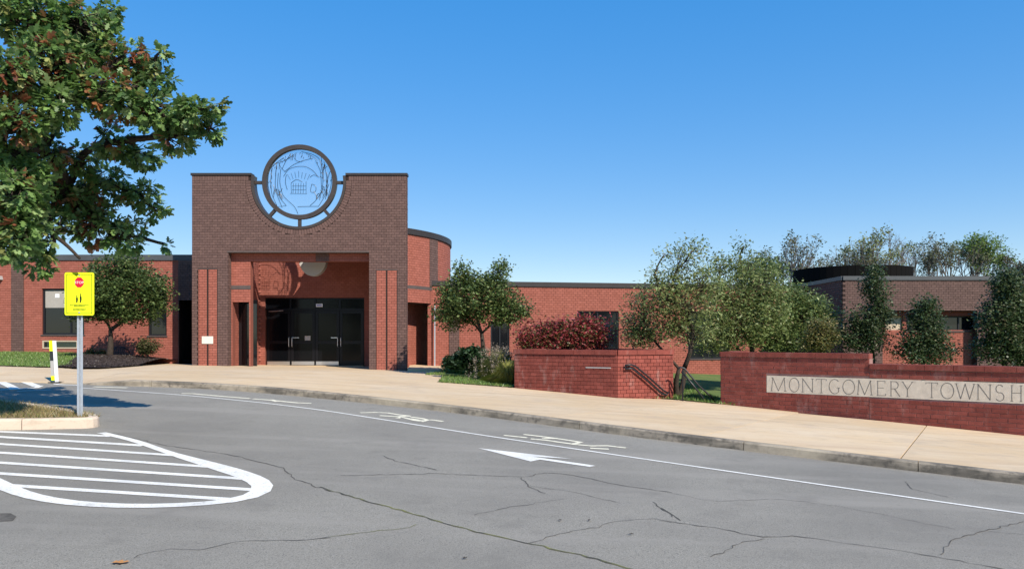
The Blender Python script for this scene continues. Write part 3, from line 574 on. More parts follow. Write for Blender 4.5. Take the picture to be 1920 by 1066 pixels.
for k in range(5):
    z = v[2]+.06+k*.05; s_ = MB(); p = [lw.at(u, zz, w_) for u, zz, w_ in ((v[0]+.05, z, .0), (v[1]-.05, z, .0), (v[1]-.05, z+.03, -.06), (v[0]+.05, z+.03, -.06))]; s_.hexa(p+[(a[0], a[1], a[2]+.008) for a in p]); s_.build('slat', 'mesh_dark', m)
q = lw.at(lu(1), wz(520), .0); m = MB(); m.prism([(q[0]-.12, q[2]-.1), (q[0]+.12, q[2]-.1), (q[0]+.09, q[2]+.06), (q[0]-.09, q[2]+.06)], YW-.2, YW-.012); m.build('wall_lamp', 'lamp_grey', SB)
lk = Path([(wx(335)+.002, YW-.05), (PL+.3, YW-.05)]); lo_ = [(0.04, lk.L-.02, 0, wz(561))]
ln = backing('link_wall', lk, 0, lk.L, FL, LT, lo_, 'dark_mortar', SB, .3); bricks(lk, 0, lk.L, FL, LT, lo_, 'dark_brick', ln)
c = MB(); c.box(wx(335)-.1, PL+.5, YW+1.3, YW+1.35, FL, wz(561)+.1); c.build('link_door', 'black_frame', SB)
c = MB(); c.box(wx(335)-.1, PL+.5, YW+.26, YW+1.3, wz(561)+.1, wz(561)+.2); c.build('link_ceiling', 'black_frame', SB)
c = MB(); c.box(wx(335)-.1, wx(335)+.02, YW+.26, YW+1.3, FL, wz(561)+.1); c.build('link_side', 'black_frame', SB)
rf = MB(); rf.poly([(-34, YW+.3, LT-.1), (PL+.3, YW+.3, LT-.1), (PL+.3, 46, LT-.1), (-34, 46, LT-.1)]); rf.build('roof', 'roof', SB)
# right wing
rw = Path([(-3.6, 32.75), (14.6, 35.95)]); RT = rw.z_of(1000, 537.5); ru = rw.u_of_px
rz = rw.z_of
rwin = [(ru(1082), ru(1160), rz(1120, 672), rz(1120, 583)), (ru(920), ru(955), rz(940, 672), rz(940, 600)), (ru(1290), ru(1368), rz(1330, 672), rz(1330, 583)), (ru(1440), ru(1500), rz(1470, 672), rz(1470, 583))]
rp = [(ru(842), ru(861), 0, 99)]
ww = backing('right_wing_wall', rw, 0, rw.L, 0, RT, rwin, 'red_mortar', SB, .3, label='long red brick wing with dark coping')
bricks(rw, 0, rw.L, FL-.4, RT, rwin+rp, 'red_brick', ww); bricks(rw, rp[0][0], rp[0][1], FL-.4, RT, [], 'dark_brick', ww, w=.05)
ubox(rw, 0, rw.L, RT+.001, RT+.21, -.4, .06, 'coping', 'coping', ww)
for h in rwin: window(rw, h, 0, (.5,))
rf = MB(); rf.poly([rw.at(0, RT-.1, -.3), rw.at(rw.L, RT-.1, -.3), (14.6, 48, RT-.1), (-3.6, 48, RT-.1)]); rf.build('roof', 'roof', SB)

# ------------------------------------------------------------------ annex with the round hall
AB = thing('annex_building', (18, 35, H(18, 35)), 'dark brick block with overhanging top and round hall behind', 'building')
YA = 32.0; ax = lambda p: PX(p, YA); az = lambda py: PZ(py, YA)
AT, AS = az(525), az(582)
fa = Path([(ax(1580), 37.5), (ax(1580), YA), (ax(1864), YA), (ax(1864), 34.5), (34, 34.5)]); u1 = 37.5-YA; u2 = u1+ax(1864)-ax(1580)
fw = backing('fascia_wall', fa, 0, fa.L, AS, AT, [], 'dark_mortar', AB, .3, label='overhanging dark brick upper wall'); bricks(fa, 0, fa.L, AS, AT, [], 'dark_brick', fw)
ubox(fa, 0, fa.L, AT+.001, AT+.17, -.4, .06, 'coping', 'grey_coping', fw)
pr = Path([(ax(1580), 37.5), (ax(1580), YA+.002), (ax(1655), YA+.002)]); pw = backing('pier_wall', pr, 0, pr.L, .2, AS, [], 'dark_mortar', AB, .3); bricks(pr, 0, pr.L, .2, AS, [], 'dark_brick', pw)
pr = Path([(ax(1832), YA+.002), (ax(1864), YA+.002), (ax(1864), 34.5), (34, 34.5)]); pw = backing('pier_wall', pr, 0, pr.L, .2, AS, [], 'dark_mortar', AB, .3); bricks(pr, 0, pr.L, .2, AS, [], 'dark_brick', pw)
YR = YA+.45; rr = Path([(PX(1640, YR), YR), (PX(1840, YR), YR)]); z0_, z1_ = PZ(620, YR), PZ(592, YR)
hw = [(rr.u_of_px(1660), rr.u_of_px(1692), z0_, z1_), (rr.u_of_px(1700), rr.u_of_px(1832), z0_, z1_)]
rwl = backing('recessed_wall', rr, 0, rr.L, .2, AS+.1, hw, 'red_mortar', AB, .25); bricks(rr, 0, rr.L, .2, AS+.1, hw, 'red_brick', rwl)
window(rr, hw[1], 0, (.48, .75), parent=AB); ubox(rr, *hw[0], -.12, -.08, 'window_panel', 'tan_panel', AB)
lt_ = MB(); slab_on(lt_, rr, 0, rr.L, z1_, z1_+.18, .16, -.01); lt_.build('window_lintel', 'render_plaster', AB)
c = MB(); c.box(ax(1580)+.3, ax(1864)-.02, YA+.3, YR+.2, AS+.1, AS+.15); c.build('soffit', 'band', AB)
c = MB(); c.poly([(ax(1580)+.3, YA+.3, AT-.1), (ax(1864), YA+.3, AT-.1), (34, 34.8, AT-.1), (34, 48, AT-.1), (14, 48, AT-.1)]); c.build('roof', 'roof', AB)
hc, hr = Vector((17.5, 39.6)), 2.75; hall = Path([(hc.x+hr*math.cos(t), hc.y+hr*math.sin(t)) for t in np.linspace(-math.pi*1.4, math.pi*.4, 49)]); HT = PZ(497, 37)
hwall = backing('hall_wall', hall, 0, hall.L, AT-.3, HT-.62, [], 'tar', AB, .25, label='round dark hall rising over the annex roof'); ubox(hall, 0, hall.L, HT-.62, HT, -.3, .1, 'coping', 'tar', hwall)
c = MB(); c.prism([(0, 0), (1, 0), (1, 1)], 0, .01) if False else c.poly([(p.x, p.y, HT-.05) for p in hall.p[:-1]]); c.build('hall_roof', 'roof', AB)

# ------------------------------------------------------------------ planter and sign wall, laid brick by brick
def brick_mesh(l, h, d=.03):
    mb = MB(); c = .004; f = [(-l/2, -h/2), (l/2, -h/2), (l/2, h/2), (-l/2, h/2)]; g = [(x-math.copysign(c, x), z-math.copysign(c, z)) for x, z in f]
    i = 0; mb.v = [(x, -d/2, z) for x, z in g]+[(x, -d/2+c, z) for x, z in f]+[(x, d/2, z) for x, z in f]
    mb.f = [(0, 1, 2, 3)]+[(r+(k+1) % 4, r+k, r+4+k, r+4+(k+1) % 4) for r in (0, 4) for k in range(4)]; mb.t = [.5]*9
    me = bpy.data.meshes.new('brick'); me.from_pydata(mb.v, [], mb.f); bm = bmesh.new(); bm.from_mesh(me); bmesh.ops.recalc_face_normals(bm, faces=bm.faces); bm.to_mesh(me); bm.free(); me.materials.append(M['maroon_brick']); return me
def laid(path, rects, me, bl, bh, parent, limit):
    rest = MB()
    for n, (a, b, c, d) in enumerate(rects):
        if n >= limit: slab_on(rest, path, a, b, c, d, .015, -.002, random.random(), False); continue
        o = bpy.data.objects.new('brick', me); C.objects.link(o); p, q = Vector(path.at(a+.001, 0, 0)), Vector(path.at(b-.001, 0, 0)); k = q-p
        o.location = path.at((a+b)/2, (c+d)/2, random.uniform(-.003, .003)); o.rotation_euler = (0, random.uniform(-.004, .004), math.atan2(k.y, k.x)); o.scale = ((b-a)/bl, 1, (d-c)/bh); o.parent = parent; o.matrix_parent_inverse = Matrix.Translation(-parent.location)
    if rest.f: rest.build('brickwork', 'maroon_rest', parent, kind='stuff')
# planter: the left face runs with the sign wall, the right face turns away
c0 = G(1157, 745.5); e1 = G(1262, 748); k = (965-CX)/F; tt = (c0.x-k*c0.y)/(.853+k*.522); lf = Vector((c0.x-.853*tt, c0.y+.522*tt, 0))
ptop = PZ(656, c0.y); pp = Path([(lf.x+1.9, lf.y+3.0), (lf.x, lf.y), (c0.x, c0.y), (e1.x, e1.y), (e1.x-1.6, e1.y+3.6)])
PW = thing('planter_wall', (c0.x, c0.y, H(c0.x, c0.y)), 'low red brick planter wall with a handrail on its lit side', 'wall')
lowz = .2
core = backing('core', pp, 0, pp.L, lowz, ptop-.14, [], 'dark_maroon_mortar', PW, .25)
m200 = brick_mesh(.19, .09); ua, ub, uc = pp.c[1], pp.c[2], pp.c[3]
gz = lambda u: H(*pp.at(u, 0, 0)[:2])-.12
vis = [r for r in rows(ua, ub, lowz, ptop-.15, [], .2, .1)+rows(ub, uc, lowz, ptop-.15, [], .2, .1) if r[3] > gz((r[0]+r[1])/2)]
oth = [r for r in rows(0, ua, lowz, ptop-.15, [], .2, .1)+rows(uc, pp.L, lowz, ptop-.15, [], .2, .1)]
laid(pp, vis, m200, .19, .09, PW, 330); laid(pp, oth, m200, .19, .09, PW, 0)
def coping_run(path, u0, u1, z0, z1, parent, step, w0=-.3, w1=.045):
    n = max(1, round((u1-u0)/step))
    for k in range(n):
        m = MB(); a, b = u0+(u1-u0)*k/n+.004, u0+(u1-u0)*(k+1)/n-.004; slab_on(m, path, a, b, z0, z1, w1, w0, random.uniform(0, .45)); m.build('coping_brick', 'maroon_rest', parent)
for a, b in ((0, ua), (ua, ub), (ub, uc), (uc, pp.L)): coping_run(pp, a, b, ptop-.135, ptop, PW, .6)
q0, q1 = pp.u_of_px(1099), pp.u_of_px(1146); zz = pp.z_of(1120, 689); ubox(pp, q0, q1, zz-.012, zz+.018, .016, .03, 'metal_strip', 'lamp_grey', PW)
m = MB(); m.poly([pp.at(u, ptop-.25, -.2) for u in (0.2, ua+.1, ub, uc-.1, pp.L-.2)]); m.build('soil', 'mulch', PW)
# sign wall
s0 = G(1352, 757); kk = (1920-CX)/F; s1 = G(1920, 816); dd = Vector((s1.x-s0.x, s1.y-s0.y, 0)).normalized(); s2 = Vector((s0.x, s0.y, 0))+dd*11.5
sp = Path([(s0.x+1.0, s0.y+1.9), (s0.x, s0.y), (s2.x, s2.y)]); sa = sp.c[1]
SW = thing('sign_wall', (s0.x, s0.y, H(s0.x, s0.y)), 'long dark red brick wall with a carved limestone name panel', 'wall')
zt1 = sp.z_of(1500, 661); ust = sp.u_of_px(1630); zt2 = sp.z_of(1700, 683)
pa = sp.u_of_px(1437); pzb, pzt = sp.z_of(1437, 735.5), sp.z_of(1437, 702.5); pb_ = sp.u_of_px(1919.5)+1.25
panel = (pa, pb_, pzb, pzt)
core = backing('core', sp, 0, ust, -.8, zt1-.13, [panel], 'maroon_mortar', SW, .3); core = backing('core', sp, ust+.001, sp.L, -.8, zt2-.13, [panel], 'maroon_mortar', SW, .3)
m300 = brick_mesh(.29, .09); gz2 = lambda u: H(*sp.at(u, 0, 0)[:2])-.1
vr = [r for r in rows(sa, ust, -.8, zt1-.14, [panel], .3, .1)+rows(ust, sp.L, -.8, zt2-.14, [panel], .3, .1, sa) if r[3] > gz2((r[0]+r[1])/2)]
vr.sort(key=lambda r: (r[0] > sp.u_of_px(1919.5), r[2] < 0)); laid(sp, vr, m300, .29, .09, SW, 320); laid(sp, rows(0, sa, 0, zt1-.14, [], .3, .1), m300, .29, .09, SW, 0)
coping_run(sp, 0, sa, zt1-.125, zt1, SW, .6); coping_run(sp, sa, ust, zt1-.125, zt1, SW, .6); coping_run(sp, ust+.01, sp.L, zt2-.125, zt2, SW, .6)
stone = ubox(sp, pa+.012, pb_-.012, pzb+.012, pzt-.012, -.1, .012, 'name_panel', 'limestone', SW, label='pale limestone panel carved MONTGOMERY TOWNSHIP')
el = lambda cx, cy, rx, ry, a, b, n=18: [(cx+rx*math.cos(R(t)), cy+ry*math.sin(R(t))) for t in np.linspace(a, b, n)]
LET = {'M': [[(0, 0), (.08, 1)], [(.08, 1), (.5, 0)], [(.5, 0), (.92, 1)], [(.92, 1), (1, 0)], [(-.07, 0), (.08, 0)], [(.9, 0), (1.1, 0)], [(0, 1), (.12, 1)], [(.88, 1), (1.0, 1)]], 'O': [el(.5, .5, .5, .52, 0, 360, 30)], 'N': [[(.05, 0), (.05, 1)], [(.05, 1), (.95, 0)], [(.95, 0), (.95, 1)], [(-.06, 0), (.16, 0)], [(.84, 1), (1.06, 1)], [(-.05, 1), (.06, 1)]],
       'T': [[(0, 1), (1, 1)], [(.5, 1), (.5, 0)], [(.36, 0), (.64, 0)], [(0, 1), (0, .9)], [(1, 1), (1, .9)]], 'G': [el(.5, .5, .5, .52, 45, 318, 24), [(.87, .12), (.87, .42)], [(.7, .42), (1, .42)]], 'E': [[(.1, 0), (.1, 1)], [(0, 1), (.9, 1)], [(.1, .52), (.75, .52)], [(0, 0), (.95, 0)], [(.9, 1), (.9, .88)], [(.95, 0), (.95, .13)]],
       'R': [[(.1, 0), (.1, 1)], [(0, 1), (.5, 1)], el(.5, .75, .34, .25, 90, -90, 12), [(.5, .5), (.1, .5)], [(.45, .5), (1, 0)], [(-.02, 0), (.22, 0)], [(.95, 0), (1.05, 0)]], 'Y': [[(0, 1), (.5, .5)], [(1, 1), (.5, .5)], [(.5, .5), (.5, 0)], [(.36, 0), (.64, 0)], [(-.1, 1), (.1, 1)], [(.9, 1), (1.1, 1)]],
       'W': [[(0, 1), (.25, 0)], [(.25, 0), (.5, 1)], [(.5, 1), (.75, 0)], [(.75, 0), (1, 1)], [(-.06, 1), (.08, 1)], [(.93, 1), (1.06, 1)]], 'S': [el(.5, .75, .38, .26, 35, 250, 14)+el(.5, .25, .44, .27, 80, -145, 16)], 'H': [[(.08, 0), (.08, 1)], [(.92, 0), (.92, 1)], [(.08, .52), (.92, .52)], [(-.04, 0), (.2, 0)], [(-.04, 1), (.2, 1)], [(.8, 0), (1.04, 0)], [(.8, 1), (1.04, 1)]],
       'I': [[(.5, 0), (.5, 1)], [(.2, 0), (.8, 0)], [(.2, 1), (.8, 1)]], 'P': [[(.1, 0), (.1, 1)], [(0, 1), (.5, 1)], el(.5, .74, .36, .26, 90, -90, 12), [(.5, .48), (.1, .48)], [(-.04, 0), (.24, 0)]]}
pos = [('M', 355, 440), ('O', 465, 525), ('N', 545, 612), ('T', 632, 695), ('G', 712, 780), ('O', 797, 870), ('M', 890, 975), ('E', 1008, 1065), ('R', 1090, 1150), ('Y', 1168, 1228), ('T', 1312, 1385), ('O', 1405, 1485), ('W', 1500, 1612), ('N', 1632, 1715), ('S', 1740, 1800), ('H', 1840, 1908)]
lh = (pzt-pzb)*.74; lz0 = pzb+(pzt-pzb)*.13
def letter(ch, u0, u1):
    m = MB()
    for st in LET[ch]:
        q = [(u0+(u1-u0)*x, lz0+lh*y) for x, y in st]; thick = .009 if len(st) == 2 and abs(st[0][1]-st[1][1]) < .15 else .013
        for a, b in zip(q, q[1:]):
            d = Vector((b[0]-a[0], b[1]-a[1])); 
            if d.length < 1e-5: continue
            d.normalize(); n = Vector((-d.y, d.x))*thick/2; e = d*.002
            m.poly([sp.at(x, z, .0145) for x, z in ((a[0]-e.x-n.x, a[1]-e.y-n.y), (b[0]+e.x-n.x, b[1]+e.y-n.y), (b[0]+e.x+n.x, b[1]+e.y+n.y), (a[0]-e.x+n.x, a[1]-e.y+n.y))])
    m.build('letter', 'incised', stone)
for ch, a, b in pos: letter(ch, sp.u_of_px(1340+a/3.31), sp.u_of_px(1340+b/3.31)-(.0))
ue = sp.u_of_px(1340+1908/3.31); letter('I', ue+.06, ue+.16); letter('P', ue+.22, ue+.4)
# handrails
def rail(name, label, runs, posts, r=.025, brackets=()):
    root = thing(name, runs[0][0], label, 'handrail')
    for q in runs: m = MB(); m.tube(q, r, 8); m.build('rail', 'black_metal', root, smooth=True)
    for a, b in posts: m = MB(); m.tube([a, b], r*.9, 8); m.build('post', 'black_metal', root)
    for a, b in brackets: m = MB(); m.tube([a, b], r*.6, 6); m.build('bracket', 'black_metal', root)
def onface(px, py, w): u = pp.u_of_px(px); return Vector(pp.at(u, pp.z_of(px, py), w))
rail('handrail', 'dark pipe handrail slanting across the planter wall', [[onface(1169, 684, .09), onface(1180, 683, .09), onface(1188, 686, .09), onface(1210, 704, .09), onface(1240, 731, .09), onface(1249, 736, .09)], [onface(1169, 691, .09), onface(1182, 690, .09), onface(1210, 713, .09), onface(1238, 738, .09), onface(1246, 739, .09), onface(1250, 734, .09)]], [], brackets=[(onface(1178, 687, .10), onface(1178, 687, -.02)), (onface(1240, 735, .10), onface(1240, 735, -.02)), (onface(1169, 684, .09), onface(1169, 691, .09))])
B = lambda x, y, Y=21.2: P(x, y, Y)
rail('handrail', 'free standing dark pipe handrail in the gap between planter and sign wall', [[B(1270, 692), B(1276, 688), B(1283, 690), B(1310, 722), B(1332, 742), B(1340, 752)], [B(1278, 696), B(1305, 728), B(1318, 745), B(1320, 754)]], [(B(1280, 692), B(1280, 752)), ])

# ------------------------------------------------------------------ signs
bs = G(151, 780); SG = thing('pedestrian_sign', bs, 'fluorescent yellow pedestrian stop sign on a galvanised post at the island', 'sign')
sy = bs.y; pxm = F/sy; X = lambda p: bs.x+(p-153)/pxm; Zs = lambda py: PZ(py, sy)
m = MB(); w = .045; xx = bs.x-.01
m.prism([(0, 0), (1, 0), (1, 1)], 0, 0) if False else None
for a, b, c, d in ((-w, -w+.028, 0, .004), (w-.028, w, 0, .004), (-w+.024, -w+.028, .004, .04), (w-.028, w-.024, .004, .04), (-w+.028, w-.028, .036, .04)): m.box(xx+a, xx+b, sy+c, sy+d, bs.z-.1, Zs(512))
m.build('post', 'galvanised', SG)
y0 = sy-.03
def rrect(x0, x1, z0, z1, r, n=6):
    o = []
    for cx, cz, a in ((x1-r, z0+r, -90), (x1-r, z1-r, 0), (x0+r, z1-r, 90), (x0+r, z0+r, 180)): o += [(cx+r*math.cos(R(a+90*k/n)), cz+r*math.sin(R(a+90*k/n))) for k in range(n+1)]
    return o
xl, xr, zl, zh = X(127), X(179), Zs(591), Zs(511)
rot = Matrix.Translation((bs.x, sy, 0)) @ Matrix.Rotation(R(6), 4, 'Z') @ Matrix.Translation((-bs.x, -sy, 0))
def spart(name, mt, parent, outline, w0, w1):
    m = MB(); m.prism(outline, y0-w0, y0-w1); m.v = [tuple(rot @ Vector(v)) for v in m.v]; return m.build(name, mt, parent)
pn = spart('sign_panel', 'fluor_yellow', SG, rrect(xl, xr, zl, zh, .03), .012, 0)
b_ = .028; t_ = .008
for q in ((xl+b_, xr-b_, zl+b_, zl+b_+t_), (xl+b_, xr-b_, zh-b_-t_, zh-b_), (xl+b_, xl+b_+t_, zl+b_+t_, zh-b_-t_), (xr-b_-t_, xr-b_, zl+b_+t_, zh-b_-t_)): spart('border_line', 'ink', pn, [(q[0], q[2]), (q[1], q[2]), (q[1], q[3]), (q[0], q[3])], .014, .0125)
mx_ = (xl+xr)/2; oz = Zs(529.5); ro = .072
spart('stop_emblem', 'sign_red', pn, [(mx_+ro*math.cos(R(22.5+45*k)), oz+ro*1.18*math.sin(R(22.5+45*k))) for k in range(8)], .0145, .0125)
tc = bpy.data.curves.new('stop_text', 'FONT'); tc.body = 'STOP'; tc.size = .055; tc.align_x = 'CENTER'; tc.extrude = .0008
to = bpy.data.objects.new('t', tc); C.objects.link(to); dg = bpy.context.evaluated_depsgraph_get(); me = bpy.data.meshes.new_from_object(to.evaluated_get(dg)); bpy.data.objects.remove(to)
me.transform(rot @ Matrix.Translation((mx_, y0-.0155, oz-.02)) @ Matrix.Rotation(R(90), 4, 'X')); me.materials.clear(); link('stop_lettering', me, 'white_plastic', pn)
for zb_ in (zh-.045, zl+.045): spart('bolt', 'galvanised', pn, [(mx_+.011*math.cos(t), zb_+.011*math.sin(t)) for t in np.linspace(0, 2*math.pi, 9)[:-1]], .018, .0125)
for k, h in ((-1, .12), (1, .15)):            # the two walking figures
    cx = mx_-.008+k*.028; z = Zs(564)-.03
    spart('walking_figure', 'ink', pn, [(cx-.016, z), (cx-.004, z+.01), (cx+.006, z), (cx+.016, z+h*.35), (cx+.014, z+h*.62), (cx+.006, z+h*.75), (cx+.008, z+h*.9), (cx, z+h), (cx-.007, z+h*.9), (cx-.006, z+h*.75), (cx-.014, z+h*.55), (cx-.01, z+h*.3)], .0145, .0125)
for zz_, n, wd in ((Zs(571.5), 15, .28), (Zs(573.8), 9, .16), (Zs(580), 10, .19)):       # two lines of small writing, too small to read
    for k in range(n):
        cx = mx_-wd/2+wd*(k+.5)/n; h = .016+.008*random.random()+(.012 if n == 10 else 0); spart('text_mark', 'ink', pn, [(cx-.007, zz_-h/2), (cx+.004, zz_-h/2), (cx+.008, zz_+h/2), (cx-.002, zz_+h/2)], .0135, .0125)
# flexible crossing paddle seen edge on
bp_ = G(107, 718, -KERB); PD = thing('crossing_paddle', bp_, 'white edged yellow green crossing paddle standing in the roadway', 'sign')
yq = bp_.y; XX = lambda p: PX(p, yq); ZZ = lambda p: PZ(p, yq)
m = MB(); m.hexa([(XX(104.5), yq-.03, bp_.z+.02), (XX(109), yq-.03, bp_.z+.02), (XX(104), yq-.03, ZZ(638)), (XX(99.5), yq-.03, ZZ(638))]+[(XX(104.5), yq+.03, bp_.z+.02), (XX(109), yq+.03, bp_.z+.02), (XX(104), yq+.03, ZZ(638)), (XX(99.5), yq+.03, ZZ(638))]); m.build('edge_strip', 'white_plastic', PD)
def lean(p, py): return XX(p+(py-638)*.055)
for mt, a, b, nm in (('fluor_yellow', 638, 658, 'upper_panel'), ('mesh_dark', 658, 676, 'symbol_panel'), ('lamp_grey', 676, 690, 'text_panel'), ('lamp_grey', 690, 704, 'lower_panel'), ('fluor_yellow', 704, 713, 'foot_panel')):
    m = MB(); A = [(lean(92.5, b-.2), ZZ(b-.2)), (lean(98.8, b-.2), ZZ(b-.2)), (lean(98.8, a), ZZ(a)), (lean(92.5, a), ZZ(a))]; m.prism(A, yq-.012, yq+.012); m.build(nm, mt, PD)
m = MB(); m.box(XX(96), XX(114), yq-.14, yq+.14, bp_.z, bp_.z+.035); m.build('base', 'black_metal', PD)

# ------------------------------------------------------------------ trees and plants
def unit(n): v = rng.normal(size=(n, 3)); return v/np.linalg.norm(v, axis=1)[:, None]
def leaf_quads(c, L, Wd, cols, up=.5):
    n = len(c); nr = unit(n); nr[:, 2] = np.abs(nr[:, 2])+up; nr /= np.linalg.norm(nr, axis=1)[:, None]; d = np.cross(nr, unit(n)); d /= np.linalg.norm(d, axis=1)[:, None]+1e-9; s = np.cross(nr, d)
    l = (1.18*L*rng.uniform(.7, 1.3, n))[:, None]; w = (1.25*Wd*rng.uniform(.7, 1.3, n))[:, None]
    return np.stack([c-d*l/2, c+s*w/2, c+d*l/2, c-s*w/2], 1).reshape(-1, 3)
OAK = np.array([(0, 0), (.10, .05), (.28, .22), (.36, .10), (.58, .30), (.66, .12), (.86, .16), (1, 0), (.86, -.16), (.66, -.12), (.58, -.30), (.36, -.10), (.28, -.22), (.10, -.05)])
def rosettes(c, out, L, k=7):
    """lobed leaves spreading from twig tips c"""
    n = len(c)*k; cc = np.repeat(c, k, 0); d = unit(n)*.9+np.repeat(out, k, 0)*.7; d[:, 2] -= .45; d /= np.linalg.norm(d, axis=1)[:, None]
    up = unit(n)*.55; up[:, 2] += .9; s = np.cross(up, d); s /= np.linalg.norm(s, axis=1)[:, None]+1e-9; nn_ = np.cross(d, s); l = (L*rng.uniform(.65, 1.2, n))[:, None, None]
    b = cc+d*.03; t = OAK[None, :, 0:1]; w = OAK[None, :, 1:2]
    V = b[:, None]+l*(t*d[:, None]+w*s[:, None]*1.15-.22*t*t*nn_[:, None]*rng.uniform(-.3, 1.2, n)[:, None, None])
    return V.reshape(-1, 3)
def palette(cols, wts, n, groups=None):
    wts = np.array(wts)/sum(wts); c = np.array(cols)[rng.choice(len(cols), n, p=wts)]; return c*rng.uniform(.82, 1.18, (n, 1))
def curve(a, b, sag=.15, n=6):
    a, b = Vector(a), Vector(b); d = b-a; o = Vector(unit(1)[0])*d.length*sag; o.z = abs(o.z)*.6
    return [a+d*t+o*math.sin(math.pi*t) for t in np.linspace(0, 1, n)]
def tree(name, label, base, fork, tr, lobes, leaf, cols, wts, group=None, oak=False, bark='bark', stems=1, twig=.5, cat='tree', per=24, spread=.12, deadlobes=()):
    """lobes: (centre, (rx, ry, rz), number of twig tips)"""
    root = thing(name, base, label, cat, group); base = Vector(base); tk = MB(); br = MB(); forks = []
    for s in range(stems):
        f = Vector(fork)+Vector((random.uniform(-.3, .3), random.uniform(-.3, .3), 0))*(0 if stems == 1 else 1); pts = curve(base-Vector((0, 0, .15)), f, .07, 7); tk.tube(pts, [tr*(1.35-.65*t)/(stems**.4) for t in np.linspace(0, 1, 7)], 10); forks.append(f)
    tk.build('trunk', bark, root, smooth=True); V = []; col = []
    cs = [Vector(l[0]) for l in lobes]; order = sorted(range(len(cs)), key=lambda k: min((cs[k]-f).length for f in forks)); nodes = [(f, 0., None) for f in forks]; par = {}; idx = {}
    for k in order:
        b = min(range(len(nodes)), key=lambda q: (cs[k]-nodes[q][0]).length+.45*nodes[q][1]); par[k] = b; nodes.append((cs[k], nodes[b][1]+(cs[k]-nodes[b][0]).length, b)); idx[k] = len(nodes)-1
    load = [1.]*len(nodes)
    for q in range(len(nodes)-1, len(forks)-1, -1): load[nodes[q][2]] += load[q]
    for li, (c, r, n) in enumerate(lobes):
        c = Vector(c); f = nodes[par[li]][0]; pts = curve(f, c, .14, 8); rb = tr*.75*math.sqrt(load[idx[li]]/sum(load[:len(forks)]))+.008; br.tube(pts, [rb*(1-.45*t)+.004 for t in np.linspace(0, 1, 8)], 6)
        q = unit(n)*(rng.uniform(.15, 1, n)**.45)[:, None]*np.array(r); tips = q+np.array(c)
        if oak:                       # boughs are cut back so that the sign stands free and in the sun
            k_ = (sy-tips[:, 1])/SUNV.y; sx = tips[:, 0]+SUNV.x*k_; sz = tips[:, 2]+SUNV.z*k_; w_ = CX+tips[:, 0]/tips[:, 1]*F; h_ = HZ-(tips[:, 2]-ZC)/tips[:, 1]*F
            hit = ((k_ > 0) & (abs(sx-bs.x) < .5) & (sz > bs.z) & (sz < zh+.3)) | ((tips[:, 1] < sy+.3) & (abs(w_-153) < 50) & (h_ > 488))
            q, tips = q[~hit], tips[~hit]; n = len(tips)
            if n == 0: continue
        for t in tips[:int(n*twig)]:
            a = pts[random.choice((4, 5, 6, 7))]; br.tube(curve(a, Vector(t), .12, 4), [.014 if oak else .011, .010, .007, .004], 4, False)
        if oak:
            o = q/np.maximum(np.linalg.norm(q, axis=1), .01)[:, None]; V.append(rosettes(tips, o, leaf[0])); k = n*7
            w = list(wts)
            cc = palette(cols, w, n); dead = rng.random(n) < (.26 if li in deadlobes else .03); cc[dead] = np.array([(.30, .12, .05), (.36, .19, .09), (.24, .08, .04)])[rng.integers(0, 3, dead.sum())]*rng.uniform(.7, 1.2, (dead.sum(), 1)); col.append(np.repeat(cc, 7, 0)*rng.uniform(.75, 1.25, (k, 1)))
        else:
            k = n*per; cc = np.repeat(tips, per, 0)+rng.normal(0, spread, (k, 3)); V.append(leaf_quads(cc, leaf[0], leaf[1], None)); col.append(palette(cols, wts, k)*np.repeat(rng.uniform(.75, 1.25, (n, 1)), per, 0))
    if br.f: br.build('branches', bark, root, smooth=True)
    np_mesh('crown', np.concatenate(V), len(OAK) if oak else 4, np.concatenate(col), 'leaf', root); return root
def lobe(px, py, Y, rx, ry, n, dy=1.): p = P(px, py, Y); k = Y/F; return (p, (rx*k, (rx+ry)/2*k*dy, ry*k), n)
# the big oak at the left, trunk out of the frame
big = [(60, 35, 10.6, 80), (150, 50, 10.7, 70), (105, 115, 10.2, 75), (190, 95, 11, 50), (250, 115, 10.5, 45), (292, 105, 10.2, 22), (25, 140, 9.6, 60), (225, 185, 10.3, 62), (295, 205, 10.2, 55), (358, 215, 10.2, 42), (400, 200, 10.2, 20), (395, 242, 10.2, 22), (330, 255, 10.2, 40), (115, 200, 10, 55), (35, 225, 9.5, 52),
       (85, 285, 9.6, 50), (215, 265, 10.1, 40), (265, 290, 10, 36), (25, 365, 9.1, 60), (115, 365, 9.6, 55), (200, 345, 9.9, 50), (262, 365, 9.8, 40), (292, 395, 9.8, 22), (180, 420, 9.7, 55), (100, 440, 9.3, 60), (28, 440, 9.1, 50), (235, 440, 9.7, 45), (311, 459, 9.7, 7), (150, 485, 9.5, 36), (80, 495, 9.3, 32), (20, 470, 9.1, 30), (200, 25, 11.2, 30), (300, 150, 10.4, 30), (15, 290, 9.6, 48), (60, 330, 9.6, 42), (150, 300, 9.9, 34), (160, 160, 10.2, 40), (45, 410, 9.3, 46), (150, 380, 9.6, 44)]
lobes = [lobe(x, y, Y+.3+min(1, max(0, (y-200)/130))*(.5 if x < 75 else 2.0 if x < 325 else .8), r*.84, r*.68, max(4, int(r*r/34)), 1.2) for x, y, Y, r in big]
for _ in range(26): yy_ = random.uniform(10, 13); lobes.append((Vector((-.74*yy_-random.uniform(0, 4.5), yy_, ZC+random.uniform(1.4, 4.8))), (.9, .9, .7), 40))
tb = Vector((-11.2, 13.4, H(-11.2, 13.4))); OAKC = [(.13, .23, .06), (.19, .30, .085), (.09, .165, .05), (.28, .38, .15), (.30, .31, .10)]
